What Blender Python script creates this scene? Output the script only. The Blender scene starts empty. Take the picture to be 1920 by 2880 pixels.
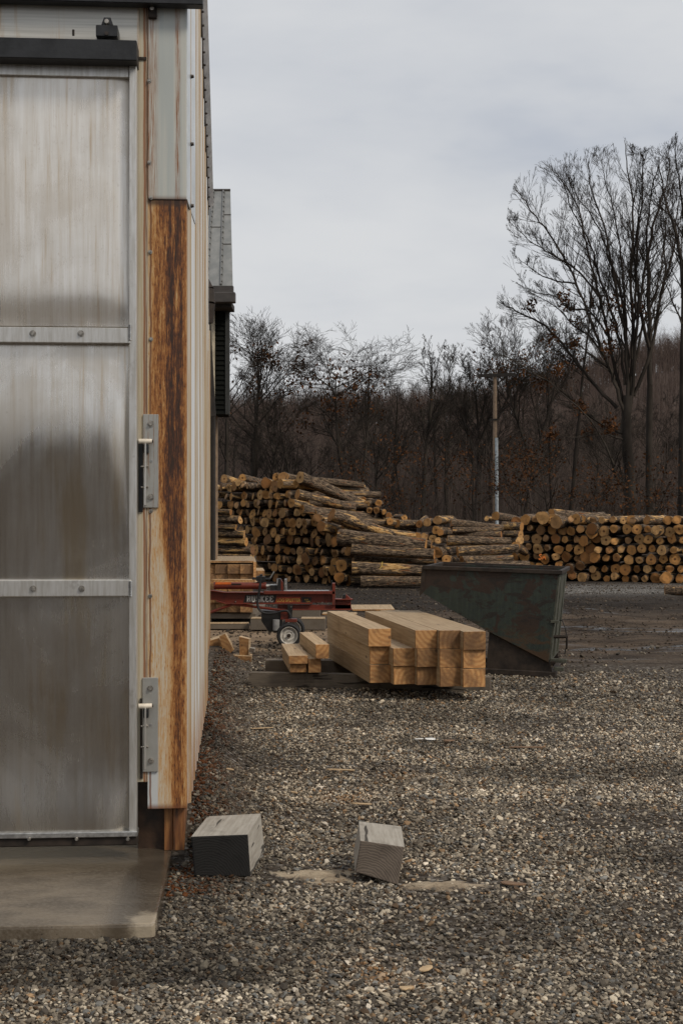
import bpy, bmesh, math, random
import numpy as np
from mathutils import Vector, Matrix, noise as mnoise
random.seed(7); rng = np.random.default_rng(7)
sc = bpy.context.scene
COL = sc.collection
R = math.radians
H = 1.75          # eye height
F = 4000.0        # focal length in photo pixels (1920 x 2880)

# ---------------------------------------------------------------- camera
cam = bpy.data.cameras.new('camera'); camo = bpy.data.objects.new('camera', cam); COL.objects.link(camo)
cam.sensor_fit = 'VERTICAL'; cam.sensor_height = 36; cam.sensor_width = 24; cam.lens = 50
cam.clip_start = .1; cam.clip_end = 3000
camo.location = (0, 0, H); camo.rotation_euler = (R(90), 0, 0)
sc.camera = camo
sc.view_settings.view_transform = 'Standard'; sc.view_settings.look = 'None'
sc.view_settings.gamma = 1; sc.view_settings.exposure = 0
SUN_EL, SUN_AZ = 44, 128       # azimuth measured from +Y towards +X
# ---------------------------------------------------------------- node helper
class NT:
    def __init__(s, tree):
        s.t = tree; s.n = tree.nodes; s.l = tree.links
    def node(s, typ, ins=None, **props):
        n = s.n.new(typ)
        for k, v in props.items(): setattr(n, k, v)
        if ins:
            for k, v in ins.items(): s.put(n.inputs[k], v)
        return n
    def put(s, sock, v):
        if isinstance(v, bpy.types.NodeSocket): s.l.new(v, sock)
        elif isinstance(v, tuple) and len(v) == 3 and sock.type == 'RGBA': sock.default_value = (*v, 1)
        else: sock.default_value = v
    def math(s, op, a, b=0.0, c=0.0, clamp=False):
        n = s.n.new('ShaderNodeMath'); n.operation = op; n.use_clamp = clamp
        s.put(n.inputs[0], a); s.put(n.inputs[1], b); s.put(n.inputs[2], c); return n.outputs[0]
    def mix(s, f, a, b, mode='MIX'):
        n = s.n.new('ShaderNodeMix'); n.data_type = 'RGBA'; n.blend_type = mode
        s.put(n.inputs[0], f); s.put(n.inputs[6], a); s.put(n.inputs[7], b); return n.outputs[2]
    def ramp(s, f, lo, hi):
        n = s.n.new('ShaderNodeMapRange'); s.put(n.inputs[0], f); n.inputs[1].default_value = lo; n.inputs[2].default_value = hi
        n.interpolation_type = 'SMOOTHSTEP'; return n.outputs[0]
    def noise(s, vec, scale, detail=4, rough=.55, dist=0.0, out=0):
        n = s.node('ShaderNodeTexNoise', {'Vector': vec, 'Scale': scale, 'Detail': detail, 'Roughness': rough, 'Distortion': dist}); return n.outputs[out]
    def vor(s, vec, scale, out=0, feat='F1', rnd=1.0):
        n = s.node('ShaderNodeTexVoronoi', {'Vector': vec, 'Scale': scale, 'Randomness': rnd}, feature=feat); return n.outputs[out]
    def mapv(s, vec, scale=(1,1,1), loc=(0,0,0)):
        n = s.node('ShaderNodeMapping', {'Vector': vec}); n.inputs['Scale'].default_value = scale
        if isinstance(loc, bpy.types.NodeSocket): s.l.new(loc, n.inputs['Location'])
        else: n.inputs['Location'].default_value = loc
        return n.outputs[0]
    def obj(s): return s.node('ShaderNodeTexCoord').outputs['Object']
    def pos(s): return s.node('ShaderNodeNewGeometry').outputs['Position']
    def sep(s, v): return s.node('ShaderNodeSeparateXYZ', {0: v}).outputs
    def rand(s): return s.node('ShaderNodeObjectInfo').outputs['Random']
    def cramp(s, f, stops):
        n = s.n.new('ShaderNodeValToRGB'); s.put(n.inputs[0], f); e = n.color_ramp.elements
        while len(e) < len(stops): e.new(.5)
        for i, (p, c) in enumerate(stops): e[i].position = p; e[i].color = (*c, 1)
        return n.outputs[0]
def newmat(name):
    m = bpy.data.materials.new(name); m.use_nodes = True
    nt = NT(m.node_tree); nt.b = m.node_tree.nodes['Principled BSDF']; nt.m = m
    return nt
def setb(nt, col=None, rough=None, metal=None, bump=None, bstr=.3, bdist=.01, spec=None):
    b = nt.b
    if col is not None: nt.put(b.inputs['Base Color'], col)
    if rough is not None: nt.put(b.inputs['Roughness'], rough)
    if metal is not None: nt.put(b.inputs['Metallic'], metal)
    if spec is not None: nt.put(b.inputs['Specular IOR Level'], spec)
    if bump is not None:
        n = nt.node('ShaderNodeBump', {'Height': bump, 'Strength': bstr, 'Distance': bdist}); nt.l.new(n.outputs[0], b.inputs['Normal'])
    return nt.m
# ---------------------------------------------------------------- world and sun
w = bpy.data.worlds.new('World'); sc.world = w; w.use_nodes = True
nt = NT(w.node_tree); bg = w.node_tree.nodes['Background']
sky = nt.node('ShaderNodeTexSky', sky_type='NISHITA', sun_disc=False, sun_elevation=R(SUN_EL), sun_rotation=R(SUN_AZ), air_density=1.0, dust_density=3.0)
gen = nt.node('ShaderNodeTexCoord').outputs['Generated']
s3 = nt.sep(gen)
zz = nt.math('ADD', nt.math('ABSOLUTE', s3[2]), .12)
cl = nt.node('ShaderNodeCombineXYZ', {0: nt.math('DIVIDE', s3[0], zz), 1: nt.math('DIVIDE', s3[1], zz), 2: .3}).outputs[0]
n1 = nt.noise(nt.mapv(cl, (.9, .8, 1), (1.7, .4, 0)), .8, 6, .5, .5)
n2 = nt.noise(nt.mapv(gen, (2.2, 2.2, 6.5), (0.3, 0, 0.13)), 1.5, 5, .55)
cf = nt.math('ADD', nt.math('MULTIPLY', n1, .5), nt.math('MULTIPLY', n2, .5))
cc = nt.cramp(cf, [(.36, (.50, .535, .60)), (.46, (.62, .64, .675)), (.58, (.71, .72, .735)), (1, (.78, .78, .785))])
low = nt.ramp(s3[2], .12, .0)
cc = nt.mix(nt.math('MULTIPLY', low, .55), cc, (.74, .75, .76))
skys = nt.mix(1.0, sky.outputs[0], (.10, .10, .10), 'MULTIPLY')
fin = nt.mix(.95, skys, cc)
nt.l.new(fin, bg.inputs[0]); bg.inputs[1].default_value = .98
sun = bpy.data.lights.new('sun', 'SUN'); sun.energy = 2.1; sun.angle = R(14); sun.color = (1, .89, .74)
suno = bpy.data.objects.new('sun', sun); COL.objects.link(suno)
az, el = R(SUN_AZ), R(SUN_EL)
sd = Vector((math.sin(az)*math.cos(el), math.cos(az)*math.cos(el), math.sin(el)))
suno.rotation_euler = sd.to_track_quat('Z', 'Y').to_euler(); suno.location = (20, 0, 30)

# ---------------------------------------------------------------- geometry helpers
class MB:
    def __init__(s): s.v = []; s.f = []; s.m = []
    def add(s, vs, fs, mi=0):
        o = len(s.v); s.v += [tuple(v) for v in vs]
        for f in fs: s.f.append(tuple(i+o for i in f)); s.m.append(mi)
        return s
    def hexa(s, p, mi=0):   # p: bottom 4 ccw, top 4 ccw
        return s.add(p, [(3,2,1,0),(4,5,6,7),(0,1,5,4),(1,2,6,5),(2,3,7,6),(3,0,4,7)], mi)
    def box(s, x0, x1, y0, y1, z0, z1, mi=0):
        return s.hexa([(x0,y0,z0),(x1,y0,z0),(x1,y1,z0),(x0,y1,z0),(x0,y0,z1),(x1,y0,z1),(x1,y1,z1),(x0,y1,z1)], mi)
    def cyl(s, p0, p1, r0, r1=None, n=12, mi=0, caps=True):
        r1 = r0 if r1 is None else r1
        p0, p1 = Vector(p0), Vector(p1); a = (p1-p0).normalized()
        u = a.orthogonal().normalized(); w_ = a.cross(u)
        vs = [p0 + (u*math.cos(t)+w_*math.sin(t))*r0 for t in [2*math.pi*i/n for i in range(n)]]
        vs += [p1 + (u*math.cos(t)+w_*math.sin(t))*r1 for t in [2*math.pi*i/n for i in range(n)]]
        fs = [(i, (i+1) % n, n+(i+1) % n, n+i) for i in range(n)]
        if caps: fs += [tuple(range(n-1, -1, -1)), tuple(range(n, 2*n))]
        return s.add(vs, fs, mi)
    def tube(s, pts, r, n=8, mi=0):
        for i in range(len(pts)-1): s.cyl(pts[i], pts[i+1], r, r, n, mi)
        return s
    def prism(s, poly, a0, a1, axis='y', mi=0):   # poly in (x,z) extruded along y
        n = len(poly)
        if axis == 'y': A = [(x, a0, z) for x, z in poly]; B = [(x, a1, z) for x, z in poly]
        elif axis == 'x': A = [(a0, x, z) for x, z in poly]; B = [(a1, x, z) for x, z in poly]
        else: A = [(x, z, a0) for x, z in poly]; B = [(x, z, a1) for x, z in poly]
        return s.add(A+B, [tuple(range(n)), tuple(range(2*n-1, n-1, -1))] + [(i, n+i, n+(i+1) % n, (i+1) % n) for i in range(n)], mi)
    def build(s, name, mats, parent=None, bevel=0, smooth=False, seg=1):
        me = bpy.data.meshes.new(name); me.from_pydata(s.v, [], s.f)
        for m in (mats if isinstance(mats, (list, tuple)) else [mats]): me.materials.append(m)
        me.polygons.foreach_set('material_index', s.m)
        bm = bmesh.new(); bm.from_mesh(me)
        bmesh.ops.recalc_face_normals(bm, faces=bm.faces)
        if bevel:
            ed = [e for e in bm.edges if len(e.link_faces) == 2 and e.calc_face_angle() > .5]
            bmesh.ops.bevel(bm, geom=ed, offset=bevel, segments=seg, affect='EDGES', profile=.7)
        if smooth:
            for f in bm.faces: f.smooth = True
            for e in bm.edges:
                if len(e.link_faces) == 2 and e.calc_face_angle() > .6: e.smooth = False
        bm.to_mesh(me); bm.free()
        o = bpy.data.objects.new(name, me); COL.objects.link(o)
        if parent: o.parent = parent
        return o
def tag(o, label=None, cat=None, group=None, kind=None):
    if label: o['label'] = label
    if cat: o['category'] = cat
    if group: o['group'] = group
    if kind: o['kind'] = kind
    return o
def empty(name, loc=(0,0,0), rz=0, rx=0, ry=0):
    o = bpy.data.objects.new(name, None); COL.objects.link(o); o.location = loc; o.rotation_euler = (rx, ry, rz); o.empty_display_size = .1
    return o
def rawmesh(name, V, Fq, mats, mi=None, smooth=False):
    """V (n,3) array, Fq (m,k) index array -> object"""
    me = bpy.data.meshes.new(name); V = np.asarray(V, np.float32); Fq = np.asarray(Fq, np.int32)
    m, k = Fq.shape
    me.vertices.add(len(V)); me.vertices.foreach_set('co', V.ravel())
    me.loops.add(m*k); me.loops.foreach_set('vertex_index', Fq.ravel())
    me.polygons.add(m); me.polygons.foreach_set('loop_start', np.arange(m, dtype=np.int32)*k)
    me.polygons.foreach_set('loop_total', np.full(m, k, np.int32))
    for t in mats: me.materials.append(t)
    if mi is not None: me.polygons.foreach_set('material_index', np.asarray(mi, np.int32))
    me.polygons.foreach_set('use_smooth', np.full(m, smooth, bool))
    me.update(calc_edges=True)
    o = bpy.data.objects.new(name, me); COL.objects.link(o); return o
def P(px, py, d):            # world point seen at photo pixel px,py at depth d
    return Vector(((px-960)/F*d, d, H-(py-1440)/F*d))
def G(px, py, z=0.0):        # world point on the level z
    return P(px, py, (H-z)*F/(py-1440))
def fbm(x, y, z=0, o=4): return mnoise.fractal(Vector((x, y, z)), 1.0, 2.0, o)

# ================================================================ MATERIALS
def simple(name, c, rough=.7, metal=0, var=.25, scale=8, bump=.2):
    nt = newmat(name); v = nt.obj()
    n = nt.noise(v, scale, 5, .6)
    c2 = tuple(x*(1-var) for x in c); c3 = tuple(min(1, x*(1+var)) for x in c)
    return setb(nt, nt.mix(nt.ramp(n, .3, .7), c2, c3), rough, metal, nt.noise(v, scale*6, 3), bump, .004)
M = {}
M['black_metal'] = simple('black_metal', (.018, .019, .021), .45, .3, .4, 12)
M['dark_brown'] = simple('dark_brown', (.02, .015, .011), .75, 0, .4, 6)
M['damp_wood'] = simple('damp_stained_wood', (.045, .024, .013), .5, 0, .7, 9)
M['rubber'] = simple('rubber', (.013, .013, .014), .8)
M['hose'] = simple('hose', (.01, .01, .011), .5)
M['rim_white'] = simple('rim_white', (.52, .50, .46), .5, 0, .2, 20)
M['steel'] = simple('steel', (.42, .42, .41), .35, .85, .3, 30)
M['bolt'] = simple('bolt', (.32, .30, .27), .4, .8, .4, 60)
M['darkscrew'] = simple('darkscrew', (.05, .04, .035), .5, .5)
M['white_plastic'] = simple('white_plastic', (.62, .56, .47), .5)
M['text_white'] = simple('text_white', (.6, .6, .56), .6, 0, .2, 30)
M['text_yellow'] = simple('text_yellow', (.65, .42, .10), .6)
M['decal_black'] = simple('decal_black', (.012, .012, .012), .4)
M['decal_red'] = simple('decal_red', (.35, .05, .015), .45)
M['decal_orange'] = simple('decal_orange', (.55, .12, .02), .45)
M['filter_grey'] = simple('filter_grey', (.25, .25, .25), .5)
M['cream_siding'] = simple('cream_siding', (.50, .44, .33), .6)
M['paper'] = simple('paper', (.75, .75, .73), .7)
M['gutter'] = simple('gutter', (.045, .038, .033), .4)
M['conduit'] = simple('conduit', (.42, .47, .50), .5, .1)
M['polewood'] = simple('polewood', (.27, .19, .125), .85)
def m_red():
    nt = newmat('red_paint'); v = nt.obj()
    n = nt.noise(v, 9, 6, .65); n2 = nt.noise(v, 40, 4)
    c = nt.mix(nt.ramp(n, .45, .7), (.16, .028, .014), (.10, .022, .014))
    c = nt.mix(nt.ramp(n2, .62, .72), c, (.05, .022, .014))
    return setb(nt, c, nt.math('ADD', nt.math('MULTIPLY', n, .4), .25), .1, n2, .1, .002)
M['red'] = m_red()
def m_door():
    nt = newmat('weathered_aluminium'); v = nt.obj(); x, y, z = nt.sep(v)
    st = nt.noise(nt.mapv(v, (14, 1, .5)), 3.0, 8, .62)          # long vertical streaks
    st2 = nt.noise(nt.mapv(v, (60, 1, 1.2)), 4.0, 6, .7)
    sp = nt.noise(nt.mapv(v, (1, 1, .45)), 90, 3, .6)
    blot = nt.noise(v, 1.7, 5, .55)
    c = nt.mix(nt.ramp(st, .3, .7), (.82, .80, .77), (.68, .635, .57))
    c = nt.mix(nt.math('MULTIPLY', nt.ramp(st2, .35, .75), .35), c, (.52, .47, .40))
    tan = nt.math('MULTIPLY', nt.ramp(st, .56, .74), nt.ramp(z, .7, 3.4))
    c = nt.mix(nt.math('MULTIPLY', tan, .8), c, (.48, .34, .19))
    c = nt.mix(nt.math('MULTIPLY', nt.ramp(sp, .66, .74), .3), c, (.36, .27, .17))
    c = nt.mix(nt.math('MULTIPLY', nt.ramp(blot, .5, .75), .35), c, (.50, .48, .45))
    cl1 = nt.noise(nt.mapv(v, (1.1, 1, .8), (2, 0, 5)), 1.5, 6, .6, .8)
    c = nt.mix(nt.math('MULTIPLY', nt.ramp(cl1, .42, .66), .45), c, (.50, .44, .36))
    pit = nt.noise(nt.mapv(v, (1, 1, .6)), 60, 5, .75)
    c = nt.mix(nt.math('MULTIPLY', nt.ramp(pit, .58, .68), .30), c, (.42, .37, .31))
    mudz = nt.math('MULTIPLY', nt.ramp(nt.math('ADD', z, nt.math('MULTIPLY', cl1, -.35)), .18, -.02), .6)
    c = nt.mix(mudz, c, (.42, .36, .27))
    lowz = nt.ramp(z, 2.45, 1.7)
    c = nt.mix(nt.math('MULTIPLY', lowz, .30), c, (.34, .31, .27))  # lower door darkened in the colour to imitate its darker ground reflection
    c = nt.mix(nt.math('MULTIPLY', nt.math('MULTIPLY', lowz, nt.ramp(nt.noise(nt.mapv(v, (3, 1, .35), (7, 0, 1)), 2.2, 5, .65), .50, .66)), .6), c, (.50, .40, .26))
    scr = nt.noise(nt.mapv(v, (1.2, 1, 9), (4, 0, 2)), 3.0, 7, .75, 2.5)
    c = nt.mix(nt.math('MULTIPLY', nt.ramp(scr, .66, .70), .35), c, (.72, .70, .66))
    metal = nt.math('SUBTRACT', .97, nt.math('MULTIPLY', nt.ramp(z, 2.0, 3.4), .5))
    rg = nt.math('ADD', nt.math('ADD', .12, nt.math('MULTIPLY', st2, .14)), nt.math('MULTIPLY', nt.ramp(cl1, .35, .7), .16))
    return setb(nt, c, rg, metal, nt.math('ADD', nt.noise(nt.mapv(v, (1, 1, .6)), 2.2, 2), nt.math('MULTIPLY', st2, .03)), .25, .03)
M['door'] = m_door()
def m_alu():
    nt = newmat('aluminium_trim'); v = nt.obj()
    st = nt.noise(nt.mapv(v, (30, 30, 3)), 2.0, 6, .6)
    n = nt.noise(v, 14, 5, .6)
    c = nt.mix(nt.ramp(st, .3, .7), (.68, .67, .65), (.52, .50, .46))
    c = nt.mix(nt.math('MULTIPLY', nt.ramp(n, .6, .75), .4), c, (.30, .27, .24))
    return setb(nt, c, .38, .75, n, .15, .003)
M['alu'] = m_alu()
def rustcols(nt, f):
    return nt.cramp(f, [(0, (.50, .38, .23)), (.22, (.44, .24, .085)), (.46, (.26, .095, .020)), (.72, (.080, .025, .008)), (1, (.028, .012, .006))])
def m_rust_lower():
    # stained galvanised corner post: local x 0 (right edge) .. -0.19, z .27 .. 3.3
    nt = newmat('rust_streaked_sheet'); v = nt.obj(); x, y, z = nt.sep(v)
    wob = nt.noise(nt.mapv(v, (6, 6, 1.1)), 2.0, 5, .6)
    u = nt.math('ADD', nt.math('DIVIDE', x, .195), 1.0)            # 0 left .. 1 right
    uw = nt.math('ADD', u, nt.math('MULTIPLY', nt.math('SUBTRACT', wob, .5), .42))
    vv = nt.ramp(z, .3, 3.3)
    # left limit of the stain moves right going down
    lim = nt.math('SUBTRACT', .62, nt.math('MULTIPLY', nt.ramp(z, 1.1, 2.3), .50))
    d = nt.math('SUBTRACT', uw, lim)
    mask = nt.ramp(d, -.12, .20)
    right = nt.ramp(u, 1.02, .88)
    fine = nt.noise(nt.mapv(v, (48, 48, 3.6)), 3.0, 10, .80)
    strand = nt.noise(nt.mapv(v, (18, 18, .5)), 3.0, 6, .6)
    spots = nt.vor(nt.mapv(v, (1, 1, .45)), 75, 0)
    speck = nt.noise(nt.mapv(v, (60, 60, 9)), 1.6, 6, .75)
    f = nt.math('ADD', nt.math('ADD', nt.math('MULTIPLY', fine, 1.3), nt.math('MULTIPLY', speck, 1.9)), nt.math('MULTIPLY', strand, 1.1))
    f = nt.math('SUBTRACT', f, 1.68)
    core = nt.math('MULTIPLY', nt.ramp(nt.math('ABSOLUTE', nt.math('SUBTRACT', uw, .70)), .34, .0), nt.math('ADD', .30, nt.math('MULTIPLY', nt.ramp(z, .5, 2.6), .38)))
    core = nt.math('MULTIPLY', core, nt.ramp(nt.noise(nt.mapv(v, (22, 22, .9), (1, 0, 3)), 2.4, 6, .7), .30, .62))
    f = nt.math('ADD', nt.math('MULTIPLY', f, nt.math('ADD', .28, nt.math('MULTIPLY', mask, .62))), nt.math('MULTIPLY', core, mask))
    f = nt.math('SUBTRACT', f, nt.math('MULTIPLY', nt.ramp(spots, .34, .1), -.16))
    f = nt.math('MULTIPLY', f, nt.math('ADD', .75, nt.math('MULTIPLY', right, .25)))
    c = rustcols(nt, f)
    pale = nt.mix(strand, (.44, .44, .41), (.56, .48, .35))
    keep = nt.math('MULTIPLY', nt.ramp(d, .05, -.16), nt.ramp(fine, .58, .42))
    c = nt.mix(nt.math('MULTIPLY', keep, .8), c, pale)
    # clean patch bottom-left, dark dribble down the left edge
    cp = nt.math('MULTIPLY', nt.ramp(u, .30, .27), nt.ramp(z, .64, .60))
    c = nt.mix(cp, c, (.46, .48, .49))
    drib = nt.math('ABSOLUTE', nt.math('SUBTRACT', nt.math('ADD', u, nt.math('MULTIPLY', nt.math('SUBTRACT', nt.noise(nt.mapv(v, (.01, .01, 1)), 2.4, 3), .5), .22)), .09))
    c = nt.mix(nt.math('MULTIPLY', nt.ramp(drib, .035, .012), .85), c, (.13, .045, .015))
    bot = nt.ramp(z, .315, .285)
    c = nt.mix(nt.math('MULTIPLY', bot, .8), c, (.14, .045, .014))
    top = nt.ramp(z, 3.25, 3.28)
    c = nt.mix(nt.math('MULTIPLY', top, .8), c, (.03, .014, .008))
    return setb(nt, c, .62, .05, fine, .25, .003)
M['rust_lower'] = m_rust_lower()
def m_rust_upper():
    nt = newmat('pale_sheet_with_rust_runs'); v = nt.obj(); x, y, z = nt.sep(v)
    u = nt.math('ADD', nt.math('DIVIDE', x, .195), 1.0)
    wob = nt.math('MULTIPLY', nt.math('SUBTRACT', nt.noise(nt.mapv(v, (1, 1, 1)), 2.6, 4), .5), .12)
    fine = nt.noise(nt.mapv(v, (60, 60, 2.0)), 3.0, 9, .72)
    uw = nt.math('ADD', u, wob)
    r1 = nt.ramp(nt.math('ABSOLUTE', nt.math('SUBTRACT', uw, .78)), .10, .0)
    r2 = nt.ramp(nt.math('ABSOLUTE', nt.math('SUBTRACT', uw, .14)), .20, .02)
    r3 = nt.ramp(nt.math('ABSOLUTE', nt.math('SUBTRACT', uw, .03)), .05, .0)
    f = nt.math('ADD', nt.math('MULTIPLY', nt.math('MAXIMUM', r1, nt.math('MULTIPLY', r2, .75)), nt.ramp(fine, .36, .66)), nt.math('MULTIPLY', r3, .45))
    c = nt.mix(nt.ramp(nt.noise(nt.mapv(v, (20, 20, .7)), 2, 5), .3, .7), (.40, .43, .42), (.50, .50, .46))
    c = nt.mix(nt.math('MULTIPLY', f, 1.25, clamp=True), c, rustcols(nt, nt.math('ADD', .2, nt.math('MULTIPLY', fine, .55))))
    bot = nt.ramp(z, 3.32, 3.29)
    c = nt.mix(nt.math('MULTIPLY', bot, .8), c, (.10, .04, .018))
    return setb(nt, c, .45, .15, fine, .12, .002)
M['rust_upper'] = m_rust_upper()
def m_ribs():
    nt = newmat('ribbed_wall_sheet'); v = nt.obj(); x, y, z = nt.sep(v)
    a = nt.noise(nt.mapv(v, (1, 1, .012)), 5.0, 6, .75)
    b = nt.noise(nt.mapv(v, (3, 3, .25)), 9.0, 7, .65)
    c = nt.mix(nt.ramp(a, .42, .56), (.62, .65, .68), (.42, .33, .21))
    c = nt.mix(nt.math('MULTIPLY', nt.math('MULTIPLY', nt.ramp(a, .48, .62), nt.ramp(b, .40, .62)), .85), c, (.34, .17, .06))
    low = nt.math('MULTIPLY', nt.ramp(z, .8, .3), nt.ramp(b, .3, .6))
    c = nt.mix(nt.math('MULTIPLY', low, .75), c, (.30, .13, .035))
    return setb(nt, c, .5, .25, b, .1, .003)
M['ribs'] = m_ribs()
def m_jamb():
    nt = newmat('cream_jamb'); v = nt.obj(); x, y, z = nt.sep(v)
    b = nt.noise(nt.mapv(v, (40, 40, .9)), 2.0, 7, .65)
    wob = nt.math('MULTIPLY', nt.math('SUBTRACT', nt.noise(nt.mapv(v, (.01, .01, 1)), 1.9, 5), .5), .022)
    ln = nt.math('ABSOLUTE', nt.math('ADD', nt.math('ADD', x, .206), wob))
    c = nt.mix(nt.ramp(b, .35, .7), (.50, .46, .37), (.40, .33, .22))
    c = nt.mix(nt.math('MULTIPLY', nt.ramp(ln, .008, .002), .9), c, (.22, .075, .02))
    c = nt.mix(nt.math('MULTIPLY', nt.ramp(nt.math('ABSOLUTE', nt.math('ADD', x, .196)), .008, .0), nt.ramp(b, .35, .55)), c, (.12, .045, .02))
    return setb(nt, c, .55, .1, b, .1, .002)
M['jamb'] = m_jamb()
def m_header():
    nt = newmat('cream_header'); v = nt.obj(); x, y, z = nt.sep(v)
    b = nt.noise(nt.mapv(v, (.6, .6, 30)), 2.0, 5, .6)
    d = nt.noise(nt.mapv(v, (14, 14, .6)), 2.0, 6, .6)
    c = nt.mix(nt.ramp(b, .35, .65), (.56, .55, .51), (.42, .41, .38))
    c = nt.mix(nt.math('MULTIPLY', nt.ramp(d, .55, .68), .6), c, (.40, .27, .14))
    return setb(nt, c, .4, .35, b, .1, .003)
M['header'] = m_header()
def m_concrete():
    nt = newmat('wet_concrete'); v = nt.obj(); x, y, z = nt.sep(v)
    n = nt.noise(nt.mapv(v, (1, 2.2, 1)), 2.2, 6, .6); f = nt.noise(v, 60, 5, .6); p = nt.vor(v, 26, 0)
    c = nt.mix(nt.ramp(n, .35, .65), (.085, .066, .046), (.18, .145, .105))
    c = nt.mix(nt.math('MULTIPLY', nt.ramp(f, .4, .7), .35), c, (.24, .21, .17))
    c = nt.mix(nt.math('MULTIPLY', nt.ramp(p, .10, .05), .8), c, (.03, .025, .02))
    wet = nt.math('MAXIMUM', nt.ramp(nt.math('ADD', y, nt.math('MULTIPLY', n, .25)), -.40, .05), nt.ramp(nt.math('ADD', x, nt.math('MULTIPLY', n, .1)), -.27, -.18))
    c = nt.mix(nt.math('MULTIPLY', wet, .62), c, (.035, .026, .018))
    # pale worn corner
    dx = nt.math('ADD', x, .12); dy = nt.math('ADD', y, 1.15)
    dd = nt.math('SQRT', nt.math('ADD', nt.math('POWER', dx, 2), nt.math('MULTIPLY', nt.math('POWER', dy, 2), .6)))
    pc = nt.ramp(nt.math('ADD', dd, nt.math('MULTIPLY', nt.math('SUBTRACT', nt.noise(v, 20, 6, .7), .5), .12)), .105, .035)
    c = nt.mix(nt.math('MULTIPLY', pc, .8), c, (.40, .34, .255))
    rg = nt.math('SUBTRACT', .32, nt.math('MULTIPLY', wet, .22))
    return setb(nt, c, rg, 0, nt.math('ADD', f, n), .35, .006)
M['concrete'] = m_concrete()
def m_stain():
    nt = newmat('rust_stained_wood'); v = nt.obj()
    n = nt.noise(nt.mapv(v, (20, 20, 1.5)), 2, 6, .65)
    return setb(nt, nt.cramp(n, [(.3, (.03, .013, .006)), (.5, (.16, .06, .018)), (.7, (.34, .16, .05))]), .6, 0, n, .3, .004)
M['stain'] = m_stain()
def m_timber(name, side=True, tone=(1, 1, 1), weather=0.0):
    nt = newmat(name); v = nt.obj(); rd = nt.rand()
    off = nt.node('ShaderNodeCombineXYZ', {0: nt.math('MULTIPLY', rd, 13.7), 1: nt.math('MULTIPLY', rd, 7.1), 2: nt.math('MULTIPLY', rd, 29.3)}).outputs[0]
    vo = nt.node('ShaderNodeVectorMath', {0: v, 1: off}, operation='ADD').outputs[0]
    T = lambda c: tuple(a*b for a, b in zip(c, tone))
    if side:
        g = nt.noise(nt.mapv(vo, (30, .9, 30)), 2.0, 7, .62)
        saw = nt.node('ShaderNodeTexWave', {'Vector': vo, 'Scale': 14, 'Distortion': 2.5, 'Detail': 3}, wave_type='BANDS', bands_direction='Y').outputs[1]
        blot = nt.noise(vo, 4, 5, .6)
        c = nt.mix(nt.ramp(g, .3, .7), T((.52, .39, .245)), T((.33, .23, .13)))
        c = nt.mix(nt.math('MULTIPLY', nt.ramp(saw, .4, .9), .24), c, T((.17, .10, .05)))
        c = nt.mix(nt.math('MULTIPLY', nt.ramp(blot, .55, .75), .4), c, T((.20, .13, .075)))
        kn = nt.vor(nt.mapv(vo, (3.2, .8, 3.2)), 1.6, 0)
        c = nt.mix(nt.math('MULTIPLY', nt.ramp(kn, .09, .05), .8), c, T((.07, .035, .018)))
        bp = nt.math('ADD', g, nt.math('MULTIPLY', saw, .5))
    else:
        jit = nt.node('ShaderNodeCombineXYZ', {0: nt.math('MULTIPLY', nt.math('SUBTRACT', nt.math('FRACT', nt.math('MULTIPLY', rd, 7.3)), .5), .30), 1: 0.0,
                                               2: nt.math('MULTIPLY', nt.math('SUBTRACT', nt.math('FRACT', nt.math('MULTIPLY', rd, 3.7)), .5), .34)}).outputs[0]
        vr = nt.node('ShaderNodeVectorMath', {0: v, 1: jit}, operation='ADD').outputs[0]
        rings = nt.node('ShaderNodeTexWave', {'Vector': vr, 'Scale': 7.5, 'Distortion': 2.2, 'Detail': 4, 'Detail Scale': 2.2}, wave_type='RINGS', rings_direction='Y').outputs[1]
        blot = nt.noise(vo, 6, 5, .6); g = nt.noise(vo, 70, 4, .6)
        c = nt.mix(nt.ramp(rings, .1, .95), T((.50, .28, .115)), T((.38, .19, .070)))
        c = nt.mix(nt.math('MULTIPLY', nt.ramp(nt.noise(nt.mapv(vo, (1, 1, 9), (3, 0, 1)), 9, 5, .7, 1.0), .58, .64), .45), c, T((.13, .065, .03)))
        c = nt.mix(nt.math('MULTIPLY', nt.ramp(blot, .40, .62), .70), c, T((.12, .06, .028)))
        c = nt.mix(nt.math('MULTIPLY', nt.ramp(g, .45, .75), .3), c, T((.40, .24, .11)))
        kn = nt.vor(vo, 4, 0)
        c = nt.mix(nt.math('MULTIPLY', nt.ramp(kn, .11, .06), .75), c, T((.06, .03, .015)))
        bp = nt.math('ADD', nt.math('MULTIPLY', rings, .15), g)
    br = nt.math('ADD', .78 if side else .52, nt.math('MULTIPLY', rd, .36 if side else .5))
    c = nt.mix(1.0, c, nt.node('ShaderNodeCombineColor', {0: br, 1: br, 2: br}).outputs[0], 'MULTIPLY')
    if weather:
        wn = nt.noise(vo, 5, 6, .65)
        c = nt.mix(nt.math('MULTIPLY', nt.ramp(wn, .1, .6), weather), c, (.22, .195, .165))
    return setb(nt, c, .75, 0, bp, .35, .004)
M['timber'] = m_timber('sawn_timber_side')
M['timber_end'] = m_timber('sawn_timber_end', False, (1.12, 1.08, 1.0))
M['timber_dark'] = m_timber('old_dark_timber', True, (.22, .22, .23), .3)
M['timber_far_end'] = m_timber('shaded_end', False, (.85, .85, .85))
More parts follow.
